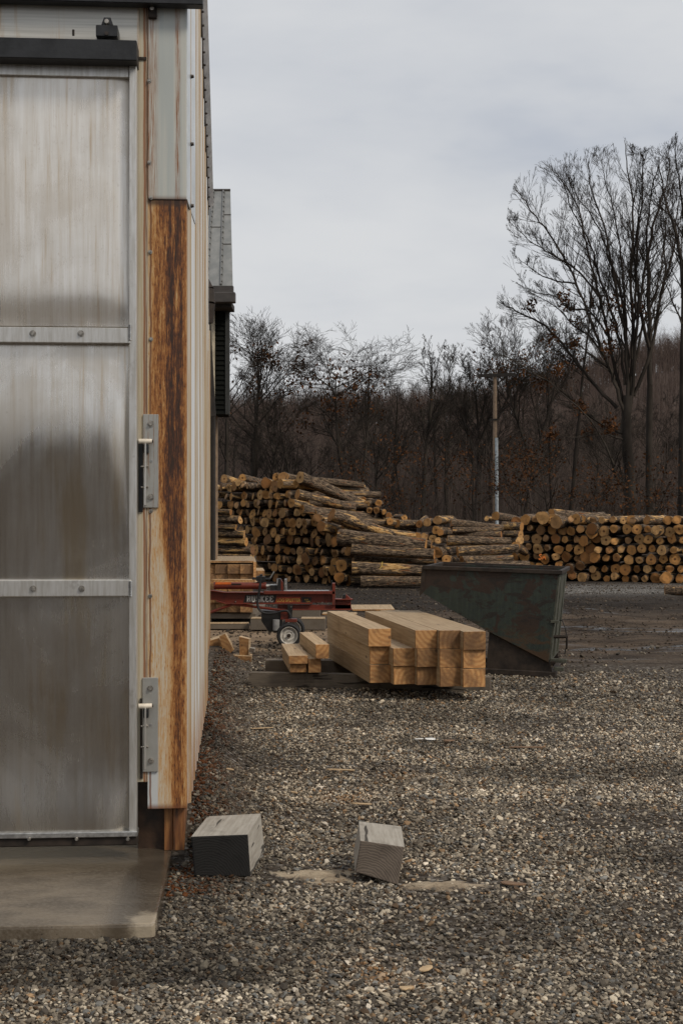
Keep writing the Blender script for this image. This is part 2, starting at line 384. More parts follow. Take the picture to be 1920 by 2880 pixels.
def m_grey(name, dark, light, end=False):
    nt = newmat(name); v = nt.obj()
    if end:
        g = nt.node('ShaderNodeTexWave', {'Vector': nt.mapv(v, (1, 1, 1), (.07, 0, .03)), 'Scale': 26, 'Distortion': 7.0, 'Detail': 5}, wave_type='RINGS', rings_direction='Y').outputs[1]
    else: g = nt.noise(nt.mapv(v, (26, 2, 26)), 2.2, 7, .65)
    n = nt.noise(v, 9, 6, .65); k = nt.noise(nt.mapv(v, (1, .12, 1)), 22, 2, .5)
    c = nt.mix(nt.ramp(g, .25, .75), dark, light)
    c = nt.mix(nt.math('MULTIPLY', nt.ramp(n, .5, .75), .55), c, tuple(x*.45 for x in dark))
    if not end: c = nt.mix(nt.math('MULTIPLY', nt.ramp(k, .62, .66), .85), c, (.02, .017, .014))
    return setb(nt, c, .85, 0, nt.math('ADD', nt.math('MULTIPLY', g, .3), n), .45, .004, spec=.2)
M['grey_side'] = m_grey('weathered_grey_wood', (.26, .235, .20), (.40, .375, .33))
M['grey_end_black'] = m_grey('blackened_end_grain', (.013, .0125, .012), (.019, .018, .017), True)
M['grey_end'] = m_grey('grey_brown_end_grain', (.105, .084, .068), (.150, .121, .096), True)
M['bearer'] = m_grey('bearer_wood', (.10, .085, .07), (.17, .145, .115))
def m_bark():
    nt = newmat('log_bark'); nt.b.inputs['Specular IOR Level'].default_value = .15; v = nt.obj(); rd = nt.rand()
    off = nt.node('ShaderNodeCombineXYZ', {0: nt.math('MULTIPLY', rd, 31.0), 1: nt.math('MULTIPLY', rd, 7.0), 2: nt.math('MULTIPLY', rd, 19.0)}).outputs[0]
    vo = nt.node('ShaderNodeVectorMath', {0: v, 1: off}, operation='ADD').outputs[0]
    g = nt.noise(nt.mapv(vo, (2.4, 2.2, 2.2)), 3.0, 8, .74); p = nt.noise(nt.mapv(vo, (.7, .8, .8)), 1.7, 5, .6); q = nt.noise(nt.mapv(vo, (.9, 1, 1), (5, 5, 5)), 1.9, 5, .65)
    c = nt.cramp(g, [(.36, (.010, .008, .006)), (.48, (.055, .040, .029)), (.58, (.23, .165, .11)), (.72, (.46, .35, .24))])
    pl = nt.math('SUBTRACT', p, nt.math('MULTIPLY', nt.math('SUBTRACT', nt.math('FRACT', nt.math('MULTIPLY', rd, 5.1)), .35), -.12))
    c = nt.mix(nt.math('MULTIPLY', nt.ramp(pl, .57, .64), .85), c, nt.mix(nt.ramp(g, .4, .6), (.36, .18, .06), (.68, .45, .19)))
    c = nt.mix(nt.math('MULTIPLY', nt.ramp(q, .60, .67), .75), c, (.27, .095, .028))
    return setb(nt, c, .8, 0, g, .8, .03)
M['bark'] = m_bark()
def m_cut():
    nt = newmat('log_cut_face'); v = nt.obj(); rd = nt.rand(); x, y, z = nt.sep(v)
    off = nt.node('ShaderNodeCombineXYZ', {0: nt.math('MULTIPLY', rd, 31.0), 1: nt.math('MULTIPLY', rd, 47.0), 2: nt.math('MULTIPLY', rd, 19.0)}).outputs[0]
    vo = nt.node('ShaderNodeVectorMath', {0: v, 1: off}, operation='ADD').outputs[0]
    rings = nt.node('ShaderNodeTexWave', {'Vector': v, 'Scale': 2.2, 'Distortion': 2.5, 'Detail': 3}, wave_type='RINGS', rings_direction='X').outputs[1]
    rr = nt.math('SQRT', nt.math('ADD', nt.math('POWER', y, 2), nt.math('POWER', z, 2)))
    n = nt.noise(vo, 1.6, 5, .6)
    base = nt.cramp(nt.math('FRACT', nt.math('MULTIPLY', rd, 9.7)), [(0, (.42, .19, .058)), (.3, (.56, .30, .105)), (.55, (.24, .10, .033)), (.8, (.62, .37, .155)), (1, (.15, .072, .032))])
    c = nt.mix(nt.math('MULTIPLY', nt.ramp(rings, .3, .9), .25), base, (.14, .07, .03))
    c = nt.mix(nt.math('MULTIPLY', nt.ramp(n, .45, .68), .5), c, (.16, .09, .045))
    c = nt.mix(nt.math('MULTIPLY', nt.ramp(nt.math('ADD', rr, nt.math('MULTIPLY', nt.math('SUBTRACT', n, .5), .5)), .30, .12), nt.math('GREATER_THAN', nt.math('FRACT', nt.math('MULTIPLY', rd, 21.0)), .6)), c, (.11, .05, .022))
    return setb(nt, c, .8, 0, rings, .2, .01, spec=.15)
M['cut'] = m_cut(); M['cut_heap'] = simple('small_cut_ends', (.33, .18, .075), .8, 0, .45, 2.2)
def m_treebark(name, a, b):
    nt = newmat(name); v = nt.pos()
    return setb(nt, nt.mix(nt.ramp(nt.noise(nt.mapv(v, (1, 1, .4)), 1.4, 4), .35, .65), a, b), .95, spec=.05)
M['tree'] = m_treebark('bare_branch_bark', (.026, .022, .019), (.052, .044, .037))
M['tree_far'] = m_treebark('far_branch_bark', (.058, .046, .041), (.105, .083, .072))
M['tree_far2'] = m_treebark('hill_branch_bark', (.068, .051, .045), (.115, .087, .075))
def m_leaf():
    nt = newmat('dead_oak_leaf'); v = nt.pos()
    n = nt.noise(v, 1.9, 4, .7)
    return setb(nt, nt.cramp(n, [(.3, (.022, .012, .008)), (.5, (.070, .032, .015)), (.7, (.16, .070, .028))]), .95, spec=.03)
M['leaf'] = m_leaf()
def m_hopper():
    nt = newmat('chipped_green_paint'); v = nt.obj(); x, y, z = nt.sep(v)
    n = nt.noise(nt.mapv(v, (1, 1, 1)), 2.6, 7, .62, .6); sc_ = nt.noise(nt.mapv(v, (1.0, 1, 2.6), (3, 0, 1)), 3.4, 8, .7, 1.2); d = nt.noise(v, 20, 6, .65)
    st = nt.noise(nt.mapv(v, (14, 14, .8)), 2, 5, .6)
    c = nt.mix(nt.ramp(st, .3, .7), (.014, .021, .019), (.025, .035, .029))
    c = nt.mix(nt.math('MULTIPLY', nt.ramp(d, .4, .7), .4), c, (.035, .045, .025))
    up = nt.math('MULTIPLY', nt.ramp(z, .75, 1.1), .13)
    c = nt.mix(nt.ramp(nt.math('ADD', n, up), .565, .59), c, nt.mix(d, (.014, .010, .008), (.038, .020, .012)))
    c = nt.mix(nt.math('MULTIPLY', nt.ramp(sc_, .54, .58), .9), c, (.014, .010, .008))
    lowr = nt.math('MULTIPLY', nt.ramp(z, .62, .3), nt.ramp(sc_, .46, .54))
    c = nt.mix(nt.math('MULTIPLY', lowr, .8), c, (.060, .032, .014))
    return setb(nt, c, nt.math('ADD', .35, nt.math('MULTIPLY', n, .5)), .15, nt.math('ADD', n, d), .25, .01)
M['hopper'] = m_hopper()
M['hopper_pale'] = simple('worn_green_plate', (.060, .062, .046), .7, .1, .4, 9)
M['rusty'] = simple('rusty_steel', (.026, .018, .013), .75, .2, .5, 12)
def m_roof():
    nt = newmat('grey_roof_sheet'); v = nt.obj()
    n = nt.noise(nt.mapv(v, (3, 1, 1)), 2, 5, .6)
    return setb(nt, nt.mix(nt.ramp(n, .3, .7), (.15, .155, .15), (.22, .22, .21)), .6, .2, n, .2, .02)
M['roof'] = m_roof()
def m_siding():
    nt = newmat('dark_lap_siding'); v = nt.obj()
    n = nt.noise(v, 2, 5, .6)
    return setb(nt, nt.mix(n, (.005, .006, .005), (.009, .010, .009)), .85, spec=.1)
M['siding'] = m_siding()
def m_stone():
    nt = newmat('gravel_stone')
    a = nt.node('ShaderNodeAttribute', attribute_name='stone_color').outputs['Color']
    n = nt.noise(nt.pos(), 160, 3, .6)
    c = nt.mix(nt.math('MULTIPLY', nt.ramp(n, .35, .7), .4), a, nt.mix(1.0, a, (.5, .48, .46), 'MULTIPLY'))
    return setb(nt, c, .75, 0, n, .3, .002, spec=.2)
M['stone'] = m_stone()
def m_ground():
    nt = newmat('yard_ground'); v = nt.pos(); x, y, z = nt.sep(v)
    big = nt.noise(nt.mapv(v, (.5, 1.0, 1)), .8, 6, .6); mid = nt.noise(nt.mapv(v, (.35, 1.5, 1)), 2.0, 8, .72); fine = nt.noise(v, 30, 6, .7)
    vc = nt.node('ShaderNodeTexVoronoi', {'Vector': v, 'Scale': 30.0})
    tone = nt.sep(vc.outputs['Color'])[0]
    peb = nt.cramp(tone, [(0, (.03, .026, .022)), (.45, (.085, .075, .065)), (.75, (.17, .155, .14)), (.95, (.30, .28, .25)), (1, (.42, .40, .37))])
    peb = nt.mix(nt.ramp(vc.outputs['Distance'], .45, .75), peb, (.02, .016, .013))
    soil = nt.mix(nt.ramp(fine, .35, .7), (.040, .029, .020), (.095, .072, .050))
    grav = nt.mix(.6, soil, peb)
    mud = nt.mix(nt.ramp(mid, .35, .65), (.022, .016, .012), (.105, .078, .057))
    mud = nt.mix(nt.math('MULTIPLY', nt.ramp(fine, .55, .75), .5), mud, (.19, .155, .125))
    wob = nt.math('MULTIPLY', nt.math('SUBTRACT', big, .5), 5.0)
    yy = nt.math('ADD', y, wob)
    zone = nt.ramp(yy, 15.2, 17.2)
    c = nt.mix(zone, grav, mud)
    # pale sawdust strip behind the timbers on the left
    sx = nt.ramp(nt.math('ADD', x, wob), 1.2, -.3)
    sy = nt.math('MULTIPLY', nt.ramp(yy, 17.0, 18.2), nt.ramp(yy, 22.0, 20.6))
    sand = nt.mix(nt.ramp(mid, .35, .65), (.16, .115, .075), (.30, .22, .15))
    c = nt.mix(nt.math('MULTIPLY', nt.math('MULTIPLY', sx, sy), .9), c, sand)
    # black mud in front of the log piles
    bl = nt.math('MULTIPLY', nt.ramp(yy, 23.5, 26), nt.ramp(y, 60, 40))
    c = nt.mix(nt.math('MULTIPLY', bl, .75), c, nt.mix(nt.ramp(fine, .45, .75), (.014, .012, .011), (.05, .045, .04)))
    pg = nt.math('MULTIPLY', nt.math('MULTIPLY', nt.ramp(y, 28.5, 30.5), nt.ramp(y, 36, 33)), nt.math('MULTIPLY', nt.ramp(x, 2.6, 4.0), nt.ramp(fine, .40, .6)))
    c = nt.mix(nt.math('MULTIPLY', pg, .8), c, (.26, .25, .235))
    far = nt.ramp(y, 45, 60)
    c = nt.mix(far, c, (.045, .033, .024))
    # wet film lying in the ruts
    rut = nt.noise(nt.mapv(v, (.22, 1.6, 1), (2.2, .35, 0)), 1.2, 3, .5)
    wet = nt.math('MULTIPLY', nt.math('MULTIPLY', nt.ramp(rut, .58, .63), nt.ramp(x, 1.8, 3.0)), nt.math('MULTIPLY', nt.ramp(y, 16.5, 17.5), nt.ramp(y, 27, 24)))
    c = nt.mix(nt.math('MULTIPLY', wet, .7), c, (.02, .017, .014))
    rg = nt.math('SUBTRACT', .9, nt.math('MULTIPLY', wet, .72))
    hgt = nt.math('ADD', nt.math('MULTIPLY', fine, .6), nt.math('ADD', nt.math('MULTIPLY', mid, 1.2), nt.math('MULTIPLY', nt.math('SUBTRACT', 1.0, vc.outputs['Distance']), .5)))
    hgt = nt.math('MULTIPLY', hgt, nt.math('SUBTRACT', 1.0, wet))
    return setb(nt, c, rg, 0, hgt, .8, .03, spec=nt.math('ADD', .12, nt.math('MULTIPLY', wet, .5)))
M['ground'] = m_ground()
def m_sand():
    nt = newmat('sawdust'); v = nt.pos()
    n = nt.noise(v, 9, 6, .65); f = nt.noise(v, 90, 5, .7)
    c = nt.mix(nt.ramp(n, .35, .65), (.20, .155, .11), (.40, .33, .24))
    c = nt.mix(nt.math('MULTIPLY', nt.ramp(f, .5, .72), .5), c, (.09, .07, .05))
    edge = nt.node('ShaderNodeAttribute', attribute_name='edge').outputs['Fac']
    e2 = nt.math('ADD', edge, nt.math('MULTIPLY', nt.math('SUBTRACT', nt.noise(v, 22, 6, .75), .5), 1.7))
    c = nt.mix(nt.ramp(e2, .62, .80), c, nt.mix(nt.ramp(f, .4, .6), (.045, .034, .025), (.14, .12, .10)))
    return setb(nt, c, .9, 0, nt.math('ADD', n, f), .6, .01, spec=.1)
M['sand'] = m_sand()
M['chip'] = simple('fresh_chip_wood', (.46, .33, .19), .7)
M['chip_brown'] = simple('old_chip_wood', (.17, .10, .055), .8)
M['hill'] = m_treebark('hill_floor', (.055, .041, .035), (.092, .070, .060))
# ================================================================ GROUND
CX, CY = -.767, 7.05                     # front corner of the metal shed
DSL = .0721; RZ = math.atan(DSL)
Dv = Vector((-math.sin(RZ), math.cos(RZ), 0)); Uv = Vector((math.cos(RZ), math.sin(RZ), 0))
def toloc(x, y): return ((x-CX)*Uv.x+(y-CY)*Uv.y, (x-CX)*Dv.x+(y-CY)*Dv.y)
def ss(a, b, x):
    t = min(1, max(0, (x-a)/(b-a))); return t*t*(3-2*t)
def gz(x, y):
    u, v = toloc(x, y)
    z = .012*fbm(x*1.1, y*1.1) + .02*fbm(x*.3+5, y*.3)
    z *= ss(1.0, 3.0, abs(y)) if y < 3 else 1
    # gravel banked against the side wall
    bank = .17*math.exp(-((max(0, u-.02))/.20)**2)*ss(.1, .9, v)*(1-ss(9, 13, v))
    if u < 0: bank = .17*ss(.1, .9, v)*(1-ss(9, 13, v))
    z += bank
    if 16 < y < 34 and x > .5:
        a = ss(16, 19, y)*(1-ss(30, 34, y))*ss(.5, 3, x)
        z += a*(.05*math.sin(y*2.6+.5*math.sin(x*.7)+x*.12)+.05*fbm(x*.5, y*2.2)+.03*fbm(x*2.5, y*6))
    return z
def axis(lims):
    out = []
    for a, b, s in lims: out += list(np.arange(a, b, s))
    return out
ys = axis([(-700, -60, 80), (-60, -5, 5), (-5, 4, .5), (4, 18, .08), (18, 36, .14), (36, 60, 2), (60, 200, 10), (200, 1600, 100)])
xs = axis([(-900, -60, 60), (-60, -8, 4), (-8, -2, .5), (-2, 3, .08), (3, 11, .16), (11, 30, 2), (30, 100, 10), (100, 1000, 75)])
V = [(x, y, gz(x, y)) for y in ys for x in xs]
nx = len(xs); Fq = [(j*nx+i, j*nx+i+1, (j+1)*nx+i+1, (j+1)*nx+i) for j in range(len(ys)-1) for i in range(nx-1)]
g = rawmesh('ground', V, Fq, [M['ground']], smooth=True); tag(g, 'dark gravel yard turning to rutted mud', None, None, 'structure')

# hill behind the yard
hv = []
hx = list(np.arange(-160, 230, 6.0)); hy = list(np.arange(95, 420, 7.0))
def hillz(x, y):
    t = ss(95, 230, y)
    px = 960+F*x/max(y, 1)
    top = 15.5 + 9.5*ss(1250, 1950, px)+2.5*fbm(x*.012, y*.012)
    return -1.0 + t*top + 1.2*fbm(x*.05, y*.05)*t + 10*ss(250, 420, y)*.0
hv = [(x, y, hillz(x, y)) for y in hy for x in hx]
n_ = len(hx)
tag(rawmesh('hill', hv, [(j*n_+i, j*n_+i+1, (j+1)*n_+i+1, (j+1)*n_+i) for j in range(len(hy)-1) for i in range(n_-1)], [M['hill']], smooth=True), 'wooded hill rising behind the yard', None, None, 'structure')

# gravel: loose stones, too many to count
ico = np.array([(0, 0, 1)]+[(math.cos(a)*.894, math.sin(a)*.894, .447) for a in [i*2*math.pi/5 for i in range(5)]]+[(math.cos(a)*.894, math.sin(a)*.894, -.447) for a in [(i+.5)*2*math.pi/5 for i in range(5)]]+[(0, 0, -1)])
icof = np.array([(0, 1+i, 1+(i+1) % 5) for i in range(5)]+[(1+i, 6+i, 1+(i+1) % 5) for i in range(5)]+[(1+(i+1) % 5, 6+i, 6+(i+1) % 5) for i in range(5)]+[(11, 6+(i+1) % 5, 6+i) for i in range(5)])
protos = []
for k in range(14):
    q = ico.copy(); q *= (1+rng.uniform(-.34, .30, (12, 1))); q *= np.array([1, rng.uniform(.55, .95), rng.uniform(.35, .7)]); protos.append(q)
protos = np.array(protos)
pts = []
def band(y0, y1, sp, rmin, rmax):
    y = y0
    while y < y1:
        x = -.27*y-.35
        while x < .27*y+1.5:
            if x > .27*y+.2 and random.random() < (x-.27*y-.2)/1.3: x += sp; continue
            xx = x+random.uniform(-.55, .55)*sp; yy = y+random.uniform(-.55, .55)*sp
            x += sp
            u, v = toloc(xx, yy)
            if u < 0 and v > -.02: continue
            if -1.24 < v < -.0 and u < -.07: continue
            patch = fbm(xx*.9+3, yy*.9+1, 4)
            a = 1.0
            px = 960+F*xx/yy; py = 1440+F*H/yy
            if 740 < px < 1060 and 2415 < py < 2515: a = min(1, .15+.9*(abs((py-2465)/42)**2.5)+.5*max(0, fbm(xx*7, yy*7)))
            if 1115 < px < 1370 and 2440+ (px-1115)*.16 < py < 2500+(px-1115)*.25: a = .45
            thin = ss(.9, 1.8, xx-.10*(yy-5)+.5*fbm(xx*1.3+4, yy*1.3, 6))*(1-ss(7, 10, yy))      # finer, muddier on the right
            if random.random() > a*(1-.78*thin)*(1 if patch > -.30 else .5): continue
            if random.random() < ss(14.2, 18.5, yy+.9*max(0, xx-1.8)+2.2*fbm(xx*.5, yy*.8, 2)): continue
            r = random.uniform(rmin, rmax)*(1+.65*(random.random() < .10))*(1-.35*thin)
            pts.append((xx, yy, r, u, v))
        y += sp
band(4.35, 6.6, .0140, .0045, .0122)
band(6.6, 9.5, .0178, .0055, .0132)
band(9.5, 13.0, .0215, .0060, .0132)
band(13.0, 19.0, .034, .008, .0165)
for _ in range(26000):
    yy = 16+19*random.random()**.8; xx = random.uniform(-.14*yy, .27*yy); u, v = toloc(xx, yy)
    if fbm(xx*.6+2, yy*1.6, 7) < random.uniform(-.35, .25) : continue
    pts.append((xx, yy, random.uniform(.008, .022)*(1+.8*(random.random() < .1)), u, v))
N = len(pts); A = np.array(pts); print('stones', N)
zz_ = np.array([gz(x, y) for x, y in A[:, :2]])
ki = rng.integers(0, len(protos), N)
B_ = protos[ki]*A[:, 2][:, None, None]
th = rng.uniform(0, 2*np.pi, N); c_, s_ = np.cos(th), np.sin(th)
X_ = B_[:, :, 0]*c_[:, None]-B_[:, :, 1]*s_[:, None]; Y_ = B_[:, :, 0]*s_[:, None]+B_[:, :, 1]*c_[:, None]; Z_ = B_[:, :, 2]
tx = rng.uniform(-.5, .5, N); ty = rng.uniform(-.5, .5, N)
Z_ = Z_+X_*tx[:, None]+Y_*ty[:, None]
VV = np.stack([X_+A[:, 0][:, None], Y_+A[:, 1][:, None], Z_+zz_[:, None]+(A[:, 2]*rng.uniform(-.05, .55, N))[:, None]], 2).reshape(-1, 3)
FF = (icof[None]+(np.arange(N)*12)[:, None, None]).reshape(-1, 3)
go = rawmesh('gravel', VV, FF, [M['stone']])
pal = np.array([(.065, .058, .050), (.115, .102, .085), (.20, .18, .15), (.30, .27, .22), (.42, .385, .32), (.14, .145, .145), (.24, .165, .10), (.075, .052, .034), (.47, .44, .39)])
pr = np.array([.17, .19, .18, .13, .08, .10, .05, .07, .03]); pr /= pr.sum()
ci = rng.choice(len(pal), N, p=pr); colr = pal[ci]*rng.uniform(.75, 1.25, (N, 1))
uu, vv_ = A[:, 3], A[:, 4]
near = np.exp(-(np.maximum(uu, 0)/.20)**2)*(vv_ > -.6)*(rng.random(N) < .42)
colr = colr*(1-near[:, None])+np.array([.17, .060, .015])*near[:, None]
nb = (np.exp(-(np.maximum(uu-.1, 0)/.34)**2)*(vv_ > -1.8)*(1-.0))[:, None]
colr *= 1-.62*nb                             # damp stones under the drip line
colr *= np.array([1.14, 1.08, 1.0]); wetn = np.array([fbm(x*.7+9, y*1.3+2, 1) for x, y in A[:, :2]]); colr *= np.clip(1.05+.75*wetn, .6, 1.4)[:, None]
mudf = np.clip((A[:, 1]+1.5*wetn*2-15.0)/3.0, 0, 1)[:, None]*.85; colr = colr*(1-mudf)+np.array([.046, .034, .025])*rng.uniform(.4, 1.9, (N, 1))*mudf
# old sawdust stains
for (sx_, sy_, sr) in [(G(1057, 2733)[0], G(1057, 2733)[1], .11), (G(970, 2248)[0], G(970, 2248)[1], .14), (G(1110, 2180)[0], G(1110, 2180)[1], .12)]:
    dd = np.exp(-(((A[:, 0]-sx_)**2+(A[:, 1]-sy_)**2*.5)/sr**2))*(rng.random(N) < .55); colr = colr*(1-.75*dd[:, None])+np.array([.23, .12, .045])*.75*dd[:, None]
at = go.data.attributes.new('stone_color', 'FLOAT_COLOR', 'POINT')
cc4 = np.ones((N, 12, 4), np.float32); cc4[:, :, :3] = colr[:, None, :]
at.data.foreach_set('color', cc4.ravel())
tag(go, 'loose grey crushed gravel covering the yard', 'gravel', None, 'stuff')

# sawdust patches between and beside the two blocks
def patch(name, cx, cy, rx, ry, seed, label):
    vs = [(cx, cy, gz(cx, cy)+.022)]; n = 48; rings = 6
    for r_ in range(1, rings+1):
        for i in range(n):
            a = 2*math.pi*i/n; w_ = 1+.62*fbm(math.cos(a)*1.6+seed, math.sin(a)*1.6, seed)+.18*fbm(math.cos(a)*6+seed, math.sin(a)*6, seed)
            t = r_/rings; x = cx+math.cos(a)*rx*w_*t; y = cy+math.sin(a)*ry*w_*t
            vs.append((x, y, gz(x, y)+.013*(1-t**3)+.006*fbm(x*14, y*14)-.009*t))
    fs = [(0, 1+i, 1+(i+1) % n) for i in range(n)]
    me = MB(); me.add(vs, fs+[(1+(r_-1)*n+i, 1+r_*n+i, 1+r_*n+(i+1) % n, 1+(r_-1)*n+(i+1) % n) for r_ in range(1, rings) for i in range(n)])
    o = me.build(name, M['sand'], smooth=True); at_ = o.data.attributes.new('edge', 'FLOAT', 'POINT')
    at_.data.foreach_set('value', [0.0]+[r_/rings for r_ in range(1, rings+1) for i in range(n)])
    return tag(o, label, 'sawdust', None, 'stuff')
c0 = G(895, 2466); patch('sawdust', c0.x, c0.y, .285, .17, 3, 'flat pale sawdust patch between the two grey wooden blocks')
c0 = G(1225, 2492); patch('sawdust', c0.x, c0.y, .26, .11, 8, 'thin pale sawdust streak to the right of the tilted grey block')

# ================================================================ CONCRETE PAD
SH = empty('metal_shed', (CX, CY, 0), RZ)
tag(SH, 'tall metal shed with rust streaked corner and big aluminium sliding door', 'shed')
def Fp(px, py, off=0.0):          # photo pixel -> (u, z) on the shed's front plane moved off metres towards us
    r = Vector(((px-960)/F, 1, -(py-1440)/F)); c = Vector((0, 0, H)); o = Vector((CX, CY, 0))-Dv*off
    t = (o-c).dot(Dv)/r.dot(Dv); p = c+r*t
    return (p-Vector((CX, CY, 0))).dot(Uv), p.z
pad = empty('concrete_pad', (CX, CY, 0), RZ); pad.name = 'concrete_pad'
mb = MB(); mb.prism([(-4.2, -1.215), (-2.6, -1.222), (-1.2, -1.212), (-.24, -1.22), (-.098, -1.212), (-.084, -1.195), (-.078, -.6), (-.074, .25), (-4.2, .25)], -.2, .062, 'z')
COLP = mb.build('slab', M['concrete'], pad, bevel=.012, seg=2)
tag(pad, 'wet brown concrete door step with a worn pale corner', 'door step')

# ================================================================ METAL SHED
zT = 6.2
def fbox(name, mat, px0, px1, py0, py1, off0, off1, parent=SH, bevel=.002, ref=None, label=None):
    """box whose front face (at off1) covers the photo rectangle"""
    r = off1 if ref is None else ref
    u0, _ = Fp(px0, (py0+py1)/2, r); u1, _ = Fp(px1, (py0+py1)/2, r)
    um = (px0+px1)/2; _, z1 = Fp(um, py0, r); _, z0 = Fp(um, py1, r)
    m = MB().box(u0, u1, -off1, -off0, z0, z1)
    o = m.build(name, mat, parent, bevel)
    if label: o['label'] = label
    return o
# walls (structure of the shed)
zb = Fp(415, 2275)[1]
mb = MB().box(-4.5, -.215, -.0, .12, 2.2+1.2, zT); mb.build('front_wall', M['header'], SH)
fbox('jamb', M['jamb'], 380, 416, -60, 2200, -.02, .012, bevel=.003)
fbox('header_flashing', M['header'], -400, 392, -80, 150, .002, .02)
fbox('rust_seam', M['rusty'], 386, 412, 160, 168, .013, .018, bevel=0)
# corner posts of stained wood below the sheet
fbox('corner_post', M['stain'], 488, 519, 2230, 2392, -.10, -.03, ref=-.03)
fbox('corner_post', M['stain'], 462, 487, 2230, 2392, -.13, -.05, ref=-.05)
fbox('sill_board', M['damp_wood'], 388, 470, 2180, 2395, -.2, -.10, ref=-.10)
# corner trim : upper sheet over the lower, rust streaked one
up = fbox('upper_corner_trim', M['rust_upper'], 416, 525, -120, 561, -.05, .016, bevel=.003, label='pale bluish corner sheet with thin rust runs')
lo = fbox('lower_corner_trim', M['rust_lower'], 415, 525.5, 559, 2275, -.05, .010, bevel=.003, label='brown rust streaked corner sheet')
mb = MB(); z5 = Fp(530, 590)[1]; z5b = Fp(530, 562)[1]
mb.hexa([(.0, -.012, z5b), (.004, -.012, z5b), (.034, .36, z5), (.028, .36, z5), (.0, -.012, zT), (.004, -.012, zT), (.034, .36, zT), (.028, .36, zT)])
mb.build('corner_flange', simple('pale_zinc', (.55, .58, .60), .35, .3, .12, 5), SH)
# ribbed side wall
L = 4.24
Ztop = lambda v: 5.70-.3715*v
prof = []; v = .03
pitch, rw, rh = .30, .055, .016
while v < L-.1:
    prof += [(v, 0), (v+.09, 0), (v+.11, rh), (v+.11+rw, rh), (v+.13+rw, 0)]; v += pitch
prof += [(L, 0)]
mb = MB(); vs = []; fs = []
nseg = 8
for k in range(nseg+1):
    for v, x in prof: vs.append((x+.002, v, zb+(Ztop(v)-zb)*k/nseg))
n = len(prof)
for k in range(nseg):
    for i in range(n-1): fs.append((k*n+i, k*n+i+1, (k+1)*n+i+1, (k+1)*n+i))
mb.add(vs, fs); mb.box(-.14, -.03, .1, L, zb-.02, Ztop(L)); mb.prism([(.05, 4.2), (L, 4.1), (L, Ztop(L)-.02), (.05, Ztop(.05)-.02)], -.12, -.03, 'x')
mb.build('side_wall', M['ribs'], SH)
MB().box(-.13, -.02, .35, L, 0, zb+.03).build('sole_plate', M['stain'], SH)
# sloping rake trim with its screws, and the white fascia outside it
mb = MB()
mb.hexa([(.0, 0, Ztop(0)-.02), (.022, 0, Ztop(0)-.02), (.022, L, Ztop(L)-.02), (.0, L, Ztop(L)-.02), (.0, 0, Ztop(0)+.02), (.022, 0, Ztop(0)+.02), (.022, L, Ztop(L)+.02), (.0, L, Ztop(L)+.02)])
k = .3
while k < L:
    z = Ztop(k)+.012; mb.cyl((.02, k, z), (.036, k, z), .009, .006, 6); k += .125
mb.build('rake_trim', M['darkscrew'], SH)
mb = MB()
mb.hexa([(.0, 0, Ztop(0)+.021), (.024, 0, Ztop(0)+.021), (.024, L, Ztop(L)+.021), (.0, L, Ztop(L)+.021), (.0, 0, Ztop(0)+.058), (.060, 0, Ztop(0)+.058), (.060, L, Ztop(L)+.058), (.0, L, Ztop(L)+.058)])
mb.build('fascia', simple('pale_fascia', (.80, .81, .83), .5), SH)
mb = MB().box(-.05, .018, L, L+.03, 3.03, Ztop(L)+.03); mb.build('end_trim', simple('white_trim', (.62, .64, .66), .5), SH)
# roof sheet of the shed
mb = MB(); mb.hexa([(-4.5, -.02, Ztop(0)+.06), (.05, -.02, Ztop(0)+.06), (.05, L, Ztop(L)+.072), (-4.5, L, Ztop(L)+.072), (-4.5, -.02, Ztop(0)+.12), (.05, -.02, Ztop(0)+.12), (.05, L, Ztop(L)+.1), (-4.5, L, Ztop(L)+.1)])
mb.build('roof', M['roof'], SH)
# canopy whose black edge shows along the top of the view
u1, z0 = Fp(571, 13, .10)
MB().box(-4.5, u1, -.10, -.03, z0, z0+.10).build('canopy', M['black_metal'], SH, .004)
# rear lean-to part of the side wall
rx = -.062; L2 = 8.72
mb = MB(); vs = []; fs = []; prof = []; v = L+.002
while v < L2-.1: prof += [(v, 0), (v+.16, 0), (v+.18, .012), (v+.24, .012), (v+.26, 0)]; v += .5
prof += [(L2, 0)]; n = len(prof)
for k in range(2):
    for v, x in prof: vs.append((rx+x, v, .31 if k == 0 else 3.72))
mb.add(vs, [(i, i+1, n+i+1, n+i) for i in range(n-1)]); mb.box(-.3, rx-.01, L+.04, L2, .2, 3.70)
mb.build('rear_wall', M['ribs'], SH)
MB().tube([(-.10+.03, 8.0, 3.75), (-.05, 8.0, 3.95), (-.06, 8.05, 4.1), (-.12, 8.1, 4.22)], .06, 10).build('vent_pipe', M['rusty'], SH)
MB().box(-4.5, -.14, 8.5, 8.72, 0, 3.7).build('back_wall', M['cream_siding'], SH)

